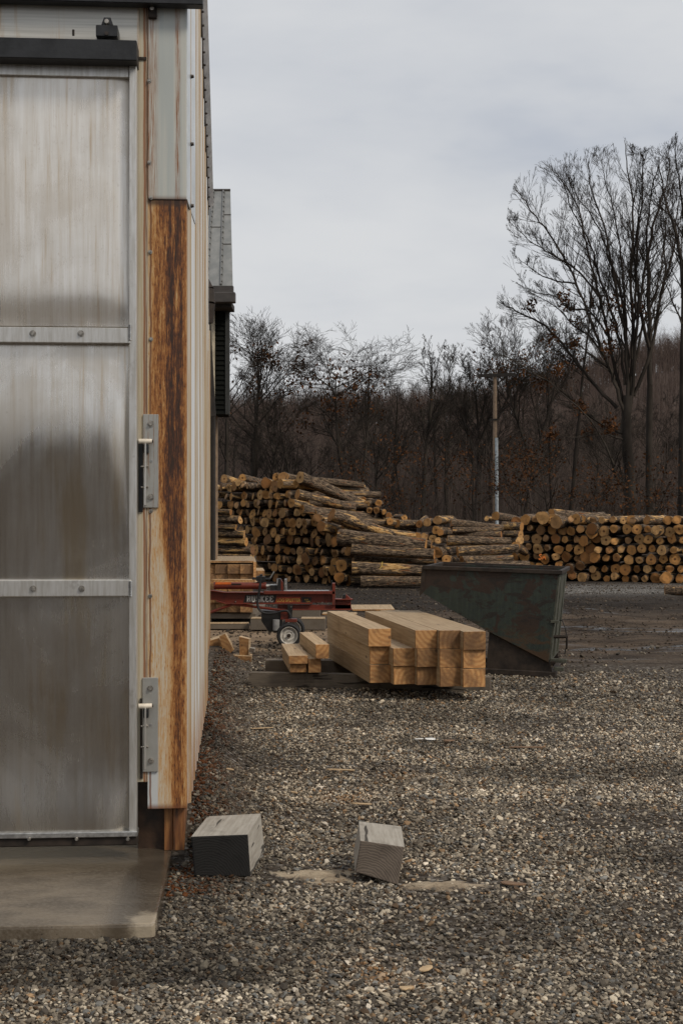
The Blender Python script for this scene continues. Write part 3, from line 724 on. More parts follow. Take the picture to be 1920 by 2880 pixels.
# sliding door
DR = empty('sliding_door', (0, 0, 0)); DR.parent = SH; DR['label'] = 'weathered aluminium sliding door in three panels'
def door_panel(py0, py1, bulge):
    u0 = -4.2; u1 = Fp(363, (py0+py1)/2, .06)[0]; z1 = Fp(200, py0, .06)[1]; z0 = Fp(200, py1, .06)[1]
    nx_, nz_ = 60, 40; vs = []
    for j in range(nz_+1):
        t = j/nz_
        for i in range(nx_+1):
            s = i/nx_; u = u0+(u1-u0)*s
            ed = min(1, (1-s)*(u1-u0)/.03)
            y = -.06-bulge(t, u)*ed-.0012*fbm(u*3, t*3+py0)
            vs.append((u, y, z0+(z1-z0)*t))
    w_ = nx_+1
    mb = MB().add(vs, [(j*w_+i, j*w_+i+1, (j+1)*w_+i+1, (j+1)*w_+i) for j in range(nz_) for i in range(nx_)])
    o = mb.build('door_panel', M['door'], DR)
    for f in o.data.polygons: f.use_smooth = True
    o.data.polygons[0].use_smooth = True
# t 0 bottom .. 1 top : y bulge, its slope tips the reflection up or down
door_panel(203, 918, lambda t, u: .016*(1-math.exp(-((t)/.07)**2)) )
door_panel(957, 1635, lambda t, u: .030*(ss(.0, .75, t)-.9*ss(.55+.05*math.sin(u*1.7), 1.05, t)))
door_panel(1678, 2350, lambda t, u: .038*(1-ss(-.12, .36, t+.03*math.sin(u*2.1)))+.004*t)
fbox('top_rail', M['alu'], -700, 363, 150, 206, .03, .10, DR)
fbox('cross_rail', M['alu'], -700, 367, 917, 961, .03, .118, DR, .003)
fbox('cross_rail', M['alu'], -700, 369, 1633, 1679, .03, .118, DR, .003)
st = fbox('stile', M['alu'], 363.5, 384.5, 160, 2350, .03, .112, DR, .003)
fbox('bottom_rail', M['steel'], -700, 387, 2347, 2363, .03, .130, DR, .004)
fbox('bottom_seal', M['rusty'], -700, 387, 2363, 2386, .035, .115, DR, .004)
for (x, y) in ((93, 938), (228, 938), (94, 1656), (230, 1656)):
    u, z = Fp(x, y, .12); MB().cyl((u, -.117, z), (u, -.130, z), .011, .009, 10).cyl((u, -.117, z), (u, -.122, z), .016, .016, 12).build('bolt', M['bolt'], DR)
for x in (85, 218, 361):
    u, z = Fp(x, 2356, .10); MB().cyl((u, -.128, z), (u, -.136, z), .010, .007, 8).build('bolt', M['bolt'], DR)
for (x, y) in ((366, 938), (368, 1656)):      # weld beads where the rails meet the stile
    u, z = Fp(x, y, .088); mb = MB()
    for i in range(9):
        zq = z-.034+i*.0085; mb.cyl((u-.003, -.116, zq), (u+.006, -.124, zq+.003), .007, .005, 6)
    mb.build('weld_bead', M['steel'], DR)
# door track
TR = fbox('door_track', M['black_metal'], -700, 385, 100, 158, .04, .20, SH, .004)
TR['label'] = 'black box rail the sliding door hangs from'
fbox('rail_bracket', M['black_metal'], 270, 331, 70, 102, .03, .16, SH, .003)
u0, z0 = Fp(286, 70, .10); u1, _ = Fp(319, 70, .10); _, z1 = Fp(300, 50, .10)
MB().prism([(u0, z0), (u1, z0), (u1-.012, z1), (u0+.012, z1)], -.105, -.095).build('bracket_lug', M['black_metal'], SH)
u, z = Fp(301, 62, .11); MB().cyl((u, -.10, z), (u, -.125, z), .013, .011, 8).build('bolt', M['bolt'], SH)
u, z = Fp(300, 93, .165); MB().cyl((u, -.158, z), (u, -.166, z), .010, .010, 8).build('bolt', M['darkscrew'], SH)
u, z = Fp(207, 100, .12); MB().cyl((u, -.12, z), (u, -.12, z+.028), .006, .006, 8).build('stud', M['rusty'], SH)
# hanger strap at the top of the corner trim
h = fbox('hanger_strap', M['rusty'], 417, 441, 5, 49, .016, .045, SH, .003)
u, z = Fp(428, 24, .05); MB().cyl((u, -.044, z), (u, -.058, z), .012, .010, 8).build('bolt', M['bolt'], h)
# screws down the corner trim
for (x, y) in ((421, 227), (421, 457), (425, 556), (423, 709), (425, 954), (425, 1437), (423, 1676)):
    o_ = .017 if y < 560 else .011
    u, z = Fp(x, y, o_); MB().cyl((u, -o_+.002, z), (u, -o_-.003, z), .0105, .0105, 12).cyl((u, -o_-.002, z), (u, -o_-.010, z), .0065, .0055, 6).build('screw', M['bolt'], up if y < 560 else lo)
for (x, y) in ((539, 191), (541, 385), (541, 562)):
    u, z = Fp(x, y, 0); MB().cyl((.018, .14, z), (.032, .14, z+.001), .011, .008, 8).build('screw', M['darkscrew'], up)
# two latch plates
def latch(x0, x1, y0, y1, bolts, py_sp, rusty):
    off = .022
    lt = fbox('latch', M['latch'+('1' if rusty else '2')], x0, x1, y0, y1, .011, off, SH, .002)
    lt['label'] = 'upper latch plate with rust runs' if rusty else 'lower cleaner latch plate'
    for (bx, by, r_) in bolts:
        u, z = Fp(bx, by, off); MB().cyl((u, -off+.001, z), (u, -off-.004, z), r_*1.35, r_*1.35, 14).cyl((u, -off-.003, z), (u, -off-.014, z), r_, r_*.85, 6).build('bolt', M['bolt'], lt)
    yc = py_sp
    ua, z = Fp(390, yc, .06); ub, _ = Fp(427, yc, .06)
    MB().cyl((ua, -.062, z), (ub, -.052, z), .0125, .0125, 14).build('spacer', M['white_plastic'], lt, smooth=True)
    u2, _ = Fp(431, yc, .05); MB().cyl((ub, -.052, z), (u2, -.051, z), .008, .008, 6).build('nut', M['darkscrew'], lt)
    # pivot block and long lever
    ul, zt = Fp(404, yc+8, .06); ur, _ = Fp(418, yc+8, .06); _, zl = Fp(410, yc+33, .06)
    MB().box(ul, ur, -.065, -.022, zl, zt).build('pivot_block', M['black_metal'], lt, .002)
    ul, zt = Fp(406, yc+6, .07); ur, _ = Fp(410.5, yc+6, .07); _, zl = Fp(408, y1-7, .07)
    MB().hexa([(ul-.001, -.072, zl), (ur-.001, -.072, zl), (ur-.001, -.024, zl), (ul-.001, -.024, zl), (ul+.002, -.072, zt), (ur+.002, -.072, zt), (ur+.002, -.04, zt), (ul+.002, -.04, zt)]).build('lever', M['alu'], lt, .001)
    for fr in (.56, .78):
        yy = y0+(y1-y0)*fr-(12 if not rusty else 0); ua, z = Fp(397, yy, .05); ub, _ = Fp(415, yy, .05)
        MB().cyl((ua, -.05, z), (ub, -.05, z), .0045, .0045, 8).cyl((ub-.004, -.05, z), (ub+.004, -.05, z), .0075, .0075, 6).build('pin', M['bolt'], lt)
    u, z = Fp((x0+x1)/2+1, y0+(y1-y0)*.5, off)
    MB().cyl((u, -off+.002, z), (u, -off-.002, z), .0075, .0075, 12).build('plug', M['steel'], lt)
def m_latch(name, rust):
    nt = newmat(name); v = nt.obj(); x, y, z = nt.sep(v)
    f = nt.noise(nt.mapv(v, (45, 45, 1.6)), 2, 7, .7); n = nt.noise(v, 20, 4)
    c = nt.mix(n, (.34, .34, .32), (.46, .46, .44))
    c = nt.mix(nt.math('MULTIPLY', nt.ramp(f, .52, .66), rust), c, (.24, .10, .03))
    return setb(nt, c, .42, .6, n, .1, .002)
M['latch1'] = m_latch('rust_run_zinc', .85); M['latch2'] = m_latch('clean_zinc', .12)
latch(403, 446, 1165, 1428, ((424.5, 1192, .012), (424.5, 1398, .012)), 1241, True)
latch(401, 445, 1906, 2171, ((423, 1936, .011), (425, 2140, .011)), 1986, False)
# dark strips put in as the shadow of the gap behind the latch levers
fbox('shadow_strip', M['dark_brown'], 394, 402, 1965, 2190, .0125, .02, bevel=0)
fbox('shadow_strip', M['black_metal'], 390, 402, 1238, 1440, .0125, .02, bevel=0)

# ================================================================ FAR BARN
BN = empty('barn', (0, 0, 0)); tag(BN, 'dark sided barn with grey sheet roof seen past the shed', 'barn')
yb = 22.0
def bx(px0, px1, py0, py1, d0, d1, name, mat, bevel=0):
    a = P(px0, py1, d0); b = P(px1, py0, d0)
    return MB().box(a.x, b.x, d0, d1, a.z, b.z).build(name, mat, BN, bevel)
a = P(604, 1165, yb); b = P(645, 860, yb); mb = MB()
nl = 22
for i in range(nl):
    z0 = a.z+(b.z-a.z)*i/nl; z1 = a.z+(b.z-a.z)*(i+1)/nl
    mb.hexa([(a.x, yb-.022, z0), (b.x-.06, yb-.022, z0), (b.x-.06, yb+.1, z0), (a.x, yb+.1, z0), (a.x, yb, z1-.001), (b.x-.06, yb, z1-.001), (b.x-.06, yb+.1, z1-.001), (a.x, yb+.1, z1-.001)])
mb.build('siding', M['siding'], BN)
MB().box(b.x-.06, b.x, yb-.03, yb+.12, a.z, b.z).build('corner_board', simple('dark_corner_board', (.022, .023, .021), .6), BN)
mb = MB().hexa([(b.x-.4, yb+.12, a.z), (b.x-.02, yb+.12, a.z), (b.x-.06, 22.7, a.z), (b.x-.44, 22.7, a.z), (b.x-.4, yb+.12, b.z), (b.x-.02, yb+.12, b.z), (b.x-.06, 22.7, b.z+.15), (b.x-.44, 22.7, b.z+.15)])
mb.build('side_siding', M['siding'], BN)
bx(589, 603.5, 866, 1158, 21.9, 22.3, 'cream_panel', M['cream_siding'])
q0, q1 = P(585, 862, 21.6), P(606, 1170, 21.6)
MB().hexa([(q1.x-.09, 21.6, q1.z), (q1.x, 21.6, q1.z), (q1.x, 21.7, q1.z), (q1.x-.09, 21.7, q1.z), (q0.x-.03, 21.6, q0.z), (q0.x+.02, 21.6, q0.z), (q0.x+.02, 21.7, q0.z), (q0.x-.03, 21.7, q0.z)]).build('door_track', M['dark_brown'], BN)
e0 = P(-1632, 803, 21.6); e1 = P(655, 803, 21.6); r1 = P(648, 537, 27.0); r0 = P(560, 537, 27.0)
mb = MB().hexa([(e0.x, 21.6, e0.z-.05), (e1.x, 21.6, e1.z-.05), (r1.x, 27, r1.z-.05), (-14, 27, r1.z-.05), (e0.x, 21.6, e0.z), (e1.x, 21.6, e1.z), (r1.x, 27, r1.z), (-14, 27, r1.z)])
RF = mb.build('roof', M['roof'], BN)
def roofpt(px, t, lift=.0):      # t 0 eave .. 1 ridge
    d = 21.6+5.4*t; z = e0.z+(r1.z-e0.z)*t+lift; return Vector(((px-960)/F*d, d, z))
for (pa, pb) in ((581, 600), (621, 628)):
    pts_ = [roofpt(pa+(pb-pa)*t/10, t/10, .012) for t in range(11)]
    mb = MB().tube(pts_, .020, 6)
    for k in range(17):
        t = k/17+.02; c = roofpt(pa+(pb-pa)*t+3, t, .01); mb.cyl(c, c+Vector((0, -.02, .03)), .016, .012, 5)
    mb.build('seam', simple('roof_seam', (.12, .12, .115), .6) if 'roof_seam' not in bpy.data.materials else bpy.data.materials['roof_seam'], RF)
for (pa, pb, t) in ((583, 622, .56), (622, 650, .38), (623, 650, .70)):
    MB().cyl(roofpt(pa, t, .006), roofpt(pb, t, .006), .010, .010, 5).build('sheet_lap', M['gutter'], RF)
MB().cyl(Vector((-14, 27, r1.z+.01)), roofpt(648, 1, .01), .03, .03, 6).build('ridge_cap', M['gutter'], RF)
bx(-1600, 656, 804, 824, 21.5, 21.62, 'fascia', M['gutter'])
bx(-1600, 661.5, 821, 850, 21.35, 21.5, 'gutter', M['gutter'], .01)
bx(-1600, 652, 848, 864, 21.55, 22.1, 'soffit', M['dark_brown'])
bx(598, 604, 1150, 1590, 21.8, 21.95, 'post', M['dark_brown'])
bx(606.5, 611, 1155, 1590, 22.3, 22.4, 'post', M['polewood'])
bx(585, 598, 1155, 1600, 22.0, 22.2, 'door_leaf', M['dark_brown'])

MB().hexa([(-14, 27, r1.z-.05), (r1.x, 27, r1.z-.05), (r1.x-.5, 32.4, e1.z-.05), (-14, 32.4, e1.z-.05), (-14, 27, r1.z), (r1.x, 27, r1.z), (r1.x-.5, 32.4, e1.z), (-14, 32.4, e1.z)]).build('rear_roof', M['roof'], BN)
wr = P(594, 1400, 22.4).x
MB().box(-14, wr, 22.35, 22.5, 0, b.z).build('front_wall', M['cream_siding'], BN)
MB().box(-14, -13.85, 22.5, 32.2, 0, 4.9).build('end_wall', M['siding'], BN)
# ================================================================ TWO GREY BLOCKS
def block(name, pts8, mats, label, group=None, bevel=.006):
    """pts8: bottom fl,fr,br,bl  top fl,fr,br,bl ; front = end grain child"""
    c = sum((Vector(p) for p in pts8), Vector())/8; base = Vector((c.x, c.y, min(p[2] for p in pts8)))
    dirv = (Vector(pts8[3])-Vector(pts8[0])); rz = math.atan2(-dirv.x, dirv.y)
    e = empty(name, base, rz); inv = Matrix.Rotation(-rz, 3, 'Z')
    q = [inv @ (Vector(p)-base) for p in pts8]
    mb = MB().hexa(q); mb.f = [f for i, f in enumerate(mb.f) if i != 2]; mb.m = mb.m[:5]
    # front rim so that the end face is a cap of its own
    mb.build('body', mats[0], e)
    fl, fr, br, bl, tl, tr, trb, tlb = q
    fc = (fl+fr+tr+tl)/4; dd = (fl-bl).normalized()
    ring = [fl, fr, tr, tl]; inn = [p+(fc-p)*.05+dd*.0035 for p in ring]
    MB().add(ring+inn, [(0, 1, 5, 4), (1, 2, 6, 5), (2, 3, 7, 6), (3, 0, 4, 7), (4, 5, 6, 7)]).build('end_grain', mats[1], e)
    return tag(e, label, 'wood block', group)
zt = .215
b = [G(547, 2464, .01), G(704, 2466, .01), G(746, 2400, .01), None]; 
fl, fr = P(547, 2464, 6.79), P(705, 2466, 6.78); tl_, tr_ = P(538, 2353, 6.80), P(697, 2347, 6.80)
br, trb = P(745, 2401, 7.25), P(733, 2288, 7.25); tlb = P(584, 2296, 7.25); bl = P(590, 2405, 7.25)
block('wood_block', [fl, fr, br, bl, tl_, tr_, trb, tlb], (M['grey_side'], M['grey_end_black']), 'grey weathered beam offcut with a blackened front end beside the shed corner')
d_ = 6.70
pts8 = [P(998, 2452, d_+.02), P(1119, 2489, d_-.03), P(1117, 2405, 7.05), P(994, 2395, 7.08), P(1013, 2364, d_+.03), P(1137, 2382, d_), P(1128, 2324, 7.06), P(1009, 2310, 7.10)]
block('wood_block', pts8, (M['grey_side'], M['grey_end']), 'tilted grey brown beam offcut with ring grain standing in sawdust')

# ================================================================ STACK OF SAWN TIMBERS
def beam(name, c, w_, h_, L_, rz, mats, label, group=None, cat='timber', slop=0.0, roll=0.0, bev=.005):
    """front lower-left corner at c, length along local +Y"""
    e = empty(name, c, rz, rx=slop)
    e.rotation_euler[1] = roll
    mb = MB().box(0, w_, .012, L_, 0, h_); mb.f = [f for i, f in enumerate(mb.f) if i != 2]; mb.m = mb.m[:5]
    j = lambda: random.uniform(-.002, .002)
    mb.v = [(x+j(), y, z+j()) for x, y, z in mb.v]
    mb.build('body', mats[0], e)
    ring = [Vector(mb.v[i]) for i in (0, 1, 5, 4)]; cc_ = Vector((w_/2, 0, h_/2))
    inn = [Vector((p.x+(cc_.x-p.x)*.03, random.uniform(-.002, .002), p.z+(cc_.z-p.z)*.03)) for p in ring]
    o = MB().add(ring+inn, [(0, 1, 5, 4), (1, 2, 6, 5), (2, 3, 7, 6), (3, 0, 4, 7), (4, 5, 6, 7)])
    # shift so that the ring pattern is centred on the end
    eo = o.build('end_grain', mats[1], e)
    for v in eo.data.vertices: v.co.x -= w_/2; v.co.z -= h_/2
    eo.location = (w_/2, 0, h_/2)
    return tag(e, label, cat, group)
TM = (M['timber'], M['timber_end'])
hh, ww = .168, .215
colx = [(330, 464), (467, 600), (603, 733), (735, 865), (870, 1005)]
names = ['leftmost', 'second', 'third', 'fourth', 'rightmost']
rows = ['bottom', 'middle', 'top']
rzt = math.atan(.172)
sd_ = [13.32, 13.20, 13.13, 13.06, 12.98]
for c in range(5):
    for r in range(3):
        if r == 2 and c == 1: continue
        x0 = 880+colx[c][0]*.4847; x1 = 880+colx[c][1]*.4847
        if r == 2: x0 += (-4, 0, -5, -2, 1)[c]; x1 += (-4, 0, -5, -2, 1)[c]
        if r == 1 and c in (0, 1): x0 -= 1; x1 -= 1
        d = sd_[c]+random.uniform(-.03, .03)+(.04 if (c, r) in ((4, 1),) else 0)
        w_ = (x1-x0)/F*d/math.cos(rzt)*.985
        z0 = .148+r*(hh+.003)
        p = P(x0, 1700, d); L_ = 2.45+random.uniform(-.05, .05)+(.35 if c >= 3 else .15 if c == 2 else 0)
        desc = {(0, 0): 'with a blotched brown end', (0, 1): 'with a dark shaded end', (0, 2): 'set apart from the others by a gap', (1, 0): 'with diagonal grain', (2, 0): 'with a dark knot hole in its end', (2, 2): 'next to the gap', (3, 2): 'with round pith rings', (1, 1): 'under the gap'}.get((c, r), 'with orange brown end grain')
        beam('sawn_timber', (p.x, d, z0), w_, hh, L_, rzt+random.uniform(-.006, .006), TM,
             '%s timber, %s row of the big stack, %s' % (names[c] if not (r == 2 and c == 4) else 'rightmost', rows[r], desc), 'sawn timbers of the big stack')
# bearers on the ground
a, b2 = G(700, 1932), G(1377, 1946); 
v_ = b2-a; e = beam('bearer', (b2.x, b2.y-.02, 0), .15, .145, v_.length, math.atan2(v_.y, v_.x)-math.pi/2+math.pi, (M['bearer'], M['grey_end']), 'long grey bearer beam lying across under the front of the timber stack', None, 'bearer')
a, b2 = P(746, 1890, 15.4), P(1340, 1890, 15.2); v_ = b2-a
beam('bearer', (b2.x, b2.y, 0), .15, .147, v_.length, math.atan2(v_.y, v_.x)-math.pi/2+math.pi, (M['timber_dark'], M['grey_end']), 'dark bearer beam lying behind the front one under the timbers', None, 'bearer')
# small pieces on the bearers
def pbox(name, fx0, fx1, fy0, fy1, bx0, byt, dF, dB, label, mats=TM, group='short timbers left of the big stack', dz=0):
    """front rectangle (photo px) at depth dF; the back top-left corner seen at bx0 at depth dB"""
    p0 = P(fx0, fy1, dF); p1 = P(fx1, fy0, dF); pb = P(bx0, byt, dB)
    rz = math.atan2(-(pb.x-p0.x), pb.y-p0.y)
    return beam(name, (p0.x, dF, p0.z), (p1.x-p0.x)/math.cos(rz), p1.z-p0.z, dB-dF, rz, mats, label, group)
pbox('sawn_timber', 867, 903, 1853, 1892, 850, 1830, 14.0, 15.35, 'narrow timber end standing lowest beside the two flat planks')
pbox('sawn_timber', 816, 862, 1868, 1891, 794, 1840, 14.02, 15.3, 'lower flat plank with a waney rounded edge on the front bearer')
pbox('sawn_timber', 812, 866, 1845, 1867, 791, 1817, 13.98, 15.3, 'upper flat plank with smooth pale top on the lower plank')
pbox('sawn_timber', 888, 925, 1813, 1853, 842, 1785, 13.95, 15.4, 'short squared timber resting on top of the narrow one')
# firewood offcuts by the shed wall
def chunk(name, pts8, label, mats=TM, group='offcuts beside the shed wall'):
    return block(name, pts8, mats, label, group)
def quad8(fr4, d, back, dd):       # front quad px (bl, br, tr, tl), back offset px, depth step
    f_ = [P(x, y, d) for x, y in fr4]; b_ = [P(x+back[0], y+back[1], d+dd) for x, y in fr4]
    return [f_[0], f_[1], b_[1], b_[0], f_[3], f_[2], b_[2], b_[3]]
chunk('offcut', quad8([(586, 1858), (634, 1838), (617, 1794), (575, 1806)], 16.75, (18, -12), .35), 'leaning brown offcut with checked grain against the shed wall')
chunk('offcut', quad8([(632, 1851), (658, 1828), (633, 1782), (617, 1790)], 16.55, (3, -4), .12), 'pale thin slab leaning on the brown offcut')
chunk('offcut', quad8([(674, 1846), (698, 1847), (700, 1797), (672, 1790)], 16.55, (6, -2), .22), 'orange split offcut standing upright on a flat one')
chunk('offcut', quad8([(634, 1862), (706, 1866), (707, 1846), (640, 1843)], 16.45, (3, -7), .28), 'flat pale offcut under the upright one')
chunk('offcut', quad8([(700, 1834), (714, 1834), (716, 1824), (702, 1822)], 16.5, (2, -2), .08), 'small dark sliver stuck behind the upright offcut', (M['grey_side'], M['grey_end']))

# ================================================================ HOPPER
HP = empty('tipping_hopper', (P(1556, 1903, 15.05).x, 15.05, 0), R(-13)); HP.rotation_euler[1] = R(1.6)
tag(HP, 'rusty green steel tipping hopper with open top behind the timber stack', 'hopper')
side = [(-.06, .155), (-.74, .47), (-1.43, .84), (-1.405, 1.115), (.015, 1.115)]
W_ = 1.15
for y0, nm in ((0, 'side_plate'), (W_-.02, 'side_plate')):
    MB().prism(side, y0, y0+.02).build(nm, M['hopper'], HP, .002)
def plate(p, q, name, mat, t=.018):
    (x0, z0), (x1, z1) = p, q; dx, dz = x1-x0, z1-z0; l = math.hypot(dx, dz); nx_, nz_ = -dz/l*t, dx/l*t
    return MB().prism([(x0, z0), (x1, z1), (x1+nx_, z1+nz_), (x0+nx_, z0+nz_)], .021, W_-.021).build(name, mat, HP)
plate((-.06, .16), (-1.43, .845), 'chute_plate', M['hopper'], -.018)
plate((-1.43, .86), (-1.41, 1.10), 'lip_plate', M['rusty'])
plate((.015, 1.11), (-.06, .16), 'back_plate', M['hopper_pale'], .018)
mb = MB(); t_ = .022
def rail(p0, p1, w1=.028, h1=.03):
    mb.cyl(p0, p1, .018, .018, 6)
mb.box(-1.43, .06, -.03, .005, 1.092, 1.135); mb.box(-1.43, .06, W_-.005, W_+.03, 1.092, 1.135)
mb.box(.02, .06, .006, W_-.006, 1.092, 1.135); mb.box(-1.43, -1.39, .006, W_-.006, 1.088, 1.130)
mb.build('rim', M['rusty'], HP, .004)
MB().prism([(-1.42, .84), (-1.46, .80), (-1.44, 1.12), (-1.40, 1.11)], -.012, .012).build('edge_flange', M['rusty'], HP)
# base frame and support plates below the crease
MB().prism([(-.70, .452), (-.05, .150), (-.02, .05), (-.72, .05)], .03, .045).build('support_plate', M['rusty'], HP)
MB().prism([(-.70, .452), (-.05, .150), (-.02, .05), (-.72, .05)], W_-.045, W_-.03).build('support_plate', M['rusty'], HP)
mb = MB(); mb.box(-.98, .02, -.02, .10, .0, .055); mb.box(-.98, .02, W_-.10, W_+.02, 0, .055); mb.box(-.06, 0, .1, W_-.1, .0, .05)
mb.build('skid', M['rusty'], HP, .004)
mb = MB(); mb.box(-.035, .09, -.01, .03, .17, .20); mb.box(-.01, .11, .25, .32, .13, .17); mb.box(.0, .10, .0, .06, .07, .11)
mb.build('latch_step', M['hopper_pale'], HP, .003)
mb = MB().cyl((-.02, .1, .42), (.13, .1, .43), .018, .018, 8).cyl((.12, .08, .42), (.12, .1, .30), .012, .012, 6)
mb.build('pivot_pin', M['rusty'], HP)
MB().box(-.05, .035, -.012, .03, .575, .605).build('stiffener', M['hopper_pale'], HP, .002)
MB().tube([(.035, .1, .60), (.065, .09, .60), (.10, .09, .52), (.125, .1, .38), (.10, .1, .24)], .006, 6).build('trip_cable', M['hose'], HP, smooth=True)
for ya in (.25, .8): MB().prism([(-.045, .2), (.012, 1.08), (.035, 1.08), (-.02, .2)], ya, ya+.05).build('stiffener', M['hopper_pale'], HP)

# ================================================================ LOG SPLITTER
dS = 18.4; kS = .3316/F*dS
SPX = P(580+702*.3316, 1440, dS).x; SPL = empty('log_splitter', (SPX, dS, 0), 0)
tag(SPL, 'red log splitter trailer with white wheel parked behind the timbers', 'log splitter')
zg = H-(1560+775*.3316-1440)/F*dS
def sx(x): return (x-702)*kS
def sz(y): return (775-y)*kS
SPL.location.z = zg
def sbox(x0, x1, y0, y1, d0, d1, name, mat, par=None, bev=.003):
    return MB().box(sx(x0), sx(x1), d0, d1, sz(y1), sz(y0)).build(name, mat, par or SPL, bev)
def sprism(poly, d0, d1, name, mat, par=None, bev=.002):
    return MB().prism([(sx(x), sz(y)) for x, y in poly], d0, d1).build(name, mat, par or SPL, bev)
BM = sprism([(-560, 300), (60, 300), (160, 316), (490, 316), (490, 322), (160, 322), (60, 308), (-560, 308)], -.08, .08, 'beam_flange', M['red'])
sprism([(-560, 308), (60, 308), (160, 322), (640, 322), (1070, 335), (1070, 405), (170, 407), (90, 385), (-560, 372)], -.012, .012, 'beam_web', M['red'])
sprism([(170, 407), (900, 405), (900, 416), (175, 418), (90, 394), (90, 385)], -.08, .08, 'beam_flange', M['red'])
sbox(490, 1090, 306, 332, -.09, -.03, 'slide_rail', M['red'])
sbox(490, 1090, 306, 332, .03, .09, 'slide_rail', M['red'])
sbox(660, 1042, 302, 307, -.085, .085, 'wear_strip', M['steel'])
sbox(605, 1228, 424, 466, -.012, .012, 'lower_beam', M['red'])
sbox(605, 1230, 458, 468, -.08, .08, 'lower_flange', M['red'])
sbox(1092, 1238, 372, 382, -.08, .08, 'end_flange', M['red'])
sprism([(1092, 381), (1225, 381), (1225, 459), (1092, 459)], -.012, .012, 'end_web', M['red'])
sbox(1068, 1092, 240, 425, -.09, .09, 'foot_plate', M['red'])
sbox(1058, 1069, 218, 300, -.02, .02, 'foot_tab', M['decal_black'])
sprism([(1150, 372), (1160, 340), (1172, 330), (1180, 345), (1182, 372)], -.05, .05, 'catch_arm', M['decal_black'])
sprism([(1180, 372), (1184, 335), (1196, 345), (1222, 368), (1242, 376), (1242, 382), (1180, 382)], -.04, .04, 'catch_arm', M['red'])
for x in (800, 1010): sbox(x, x+10, 333, 408, -.03, -.012, 'web_stiffener', M['red'])
for x, y in ((250, 398), (985, 405), (640, 296)): MB().cyl((sx(x), -.02, sz(y)), (sx(x), -.035, sz(y)), .010, .008, 6).build('bolt', M['bolt'], SPL)
# decals (each a thin plate on the web) and their lettering
def sdecal(poly, name, mat, y=-.0165): return sprism(poly, y, -.0125, name, mat, bev=0)
dk = sdecal([(335, 340), (598, 340), (582, 408), (315, 408)], 'decal', M['decal_black'])
dr = sdecal([(600, 358), (805, 358), (805, 411), (582, 411)], 'decal', M['decal_red'])
db = sdecal([(806, 358), (895, 362), (885, 411), (806, 411)], 'decal', M['decal_black'])
def text(s, x0, x1, y0, y1, mat, par, off=.0, yy=-.0185, shear=0):
    cu = bpy.data.curves.new('lettering', 'FONT'); cu.body = s; cu.size = 1; cu.extrude = .01; cu.offset = off; cu.shear = shear
    to = bpy.data.objects.new('lettering', cu); COL.objects.link(to); bpy.context.view_layer.update()
    me = bpy.data.meshes.new_from_object(to.evaluated_get(bpy.context.evaluated_depsgraph_get()))
    bpy.data.objects.remove(to); bpy.data.curves.remove(cu)
    X = [v.co.x for v in me.vertices]; Y = [v.co.y for v in me.vertices]; ax, bx_, ay, by_ = min(X), max(X), min(Y), max(Y)
    for v in me.vertices:
        x, y, z = v.co; v.co = (sx(x0)+(x-ax)/(bx_-ax)*(sx(x1)-sx(x0)), yy+(.0015 if z > 0 else 0)*-1, sz(y1)+(y-ay)/(by_-ay)*(sz(y0)-sz(y1)))
    me.materials.clear(); me.materials.append(mat)
    o = bpy.data.objects.new('lettering', me); COL.objects.link(o); o.parent = par; return o
# slab serif word drawn from bars
def slab_word(x0, x1, y0, y1):
    mb = MB(); n = 6; w_ = (x1-x0)/n; g_ = w_*.10
    st, se = w_*.24, (y1-y0)*.16
    def b_(l, xa, xb, ya, yb_):     # unit coordinates 0..1, y down
        X0 = x0+l*w_+g_/2; ww_ = w_-g_
        mb.box(sx(X0+xa*ww_), sx(X0+xb*ww_), -.0205, -.0170, sz(y0+yb_*(y1-y0)), sz(y0+ya*(y1-y0)))
    # H
    for xa, xb in ((.08, .36), (.64, .92)): b_(0, xa, xb, .0, 1)
    for ya in ((0, .14), (.86, 1)): b_(0, 0, .44, *ya); b_(0, .56, 1, *ya)
    b_(0, .36, .64, .42, .58)
    # U
    for xa, xb in ((.08, .36), (.66, .92)): b_(1, xa, xb, .0, .86)
    b_(1, 0, .44, 0, .14); b_(1, .56, 1, 0, .14); b_(1, .2, .82, .82, 1)
    # S
    b_(2, .1, .9, 0, .16); b_(2, .04, .32, .08, .48); b_(2, .1, .9, .42, .58); b_(2, .68, .96, .5, .92); b_(2, .1, .9, .84, 1); b_(2, .82, .96, .04, .3); b_(2, .04, .18, .7, .96)
    # K
    b_(3, .08, .36, 0, 1)
    for ya in ((0, .14), (.86, 1)): b_(3, 0, .44, *ya); b_(3, .58, 1, *ya)
    X0 = x0+3*w_+g_/2; ww_ = w_-g_
    for (ya, yb_) in ((.1, .52), (.9, .45)):
        xs_ = [(.30, yb_), (.52, yb_-.0), (.92, ya), (.66, ya)]
        A_ = [(sx(X0+a*ww_), sz(y0+b*(y1-y0))) for a, b in xs_]; mb.prism(A_, -.0205, -.0170)
    for l in (4, 5):
        b_(l, .08, .38, 0, 1)
        for ya in ((0, .15), (.85, 1)): b_(l, 0, .94, *ya)
        b_(l, .38, .72, .43, .57); b_(l, .80, .94, 0, .30); b_(l, .80, .96, .70, 1)
    return mb.build('lettering', M['text_white'], dk)
slab_word(343, 574, 347, 401)
text('LOG SPLITTER', 600, 800, 371, 400, M['text_yellow'], dr, .02)
text('4 HP', 834, 864, 374, 386, M['text_yellow'], db, .01)
text('TON', 846, 878, 391, 402, M['text_yellow'], db, .01)
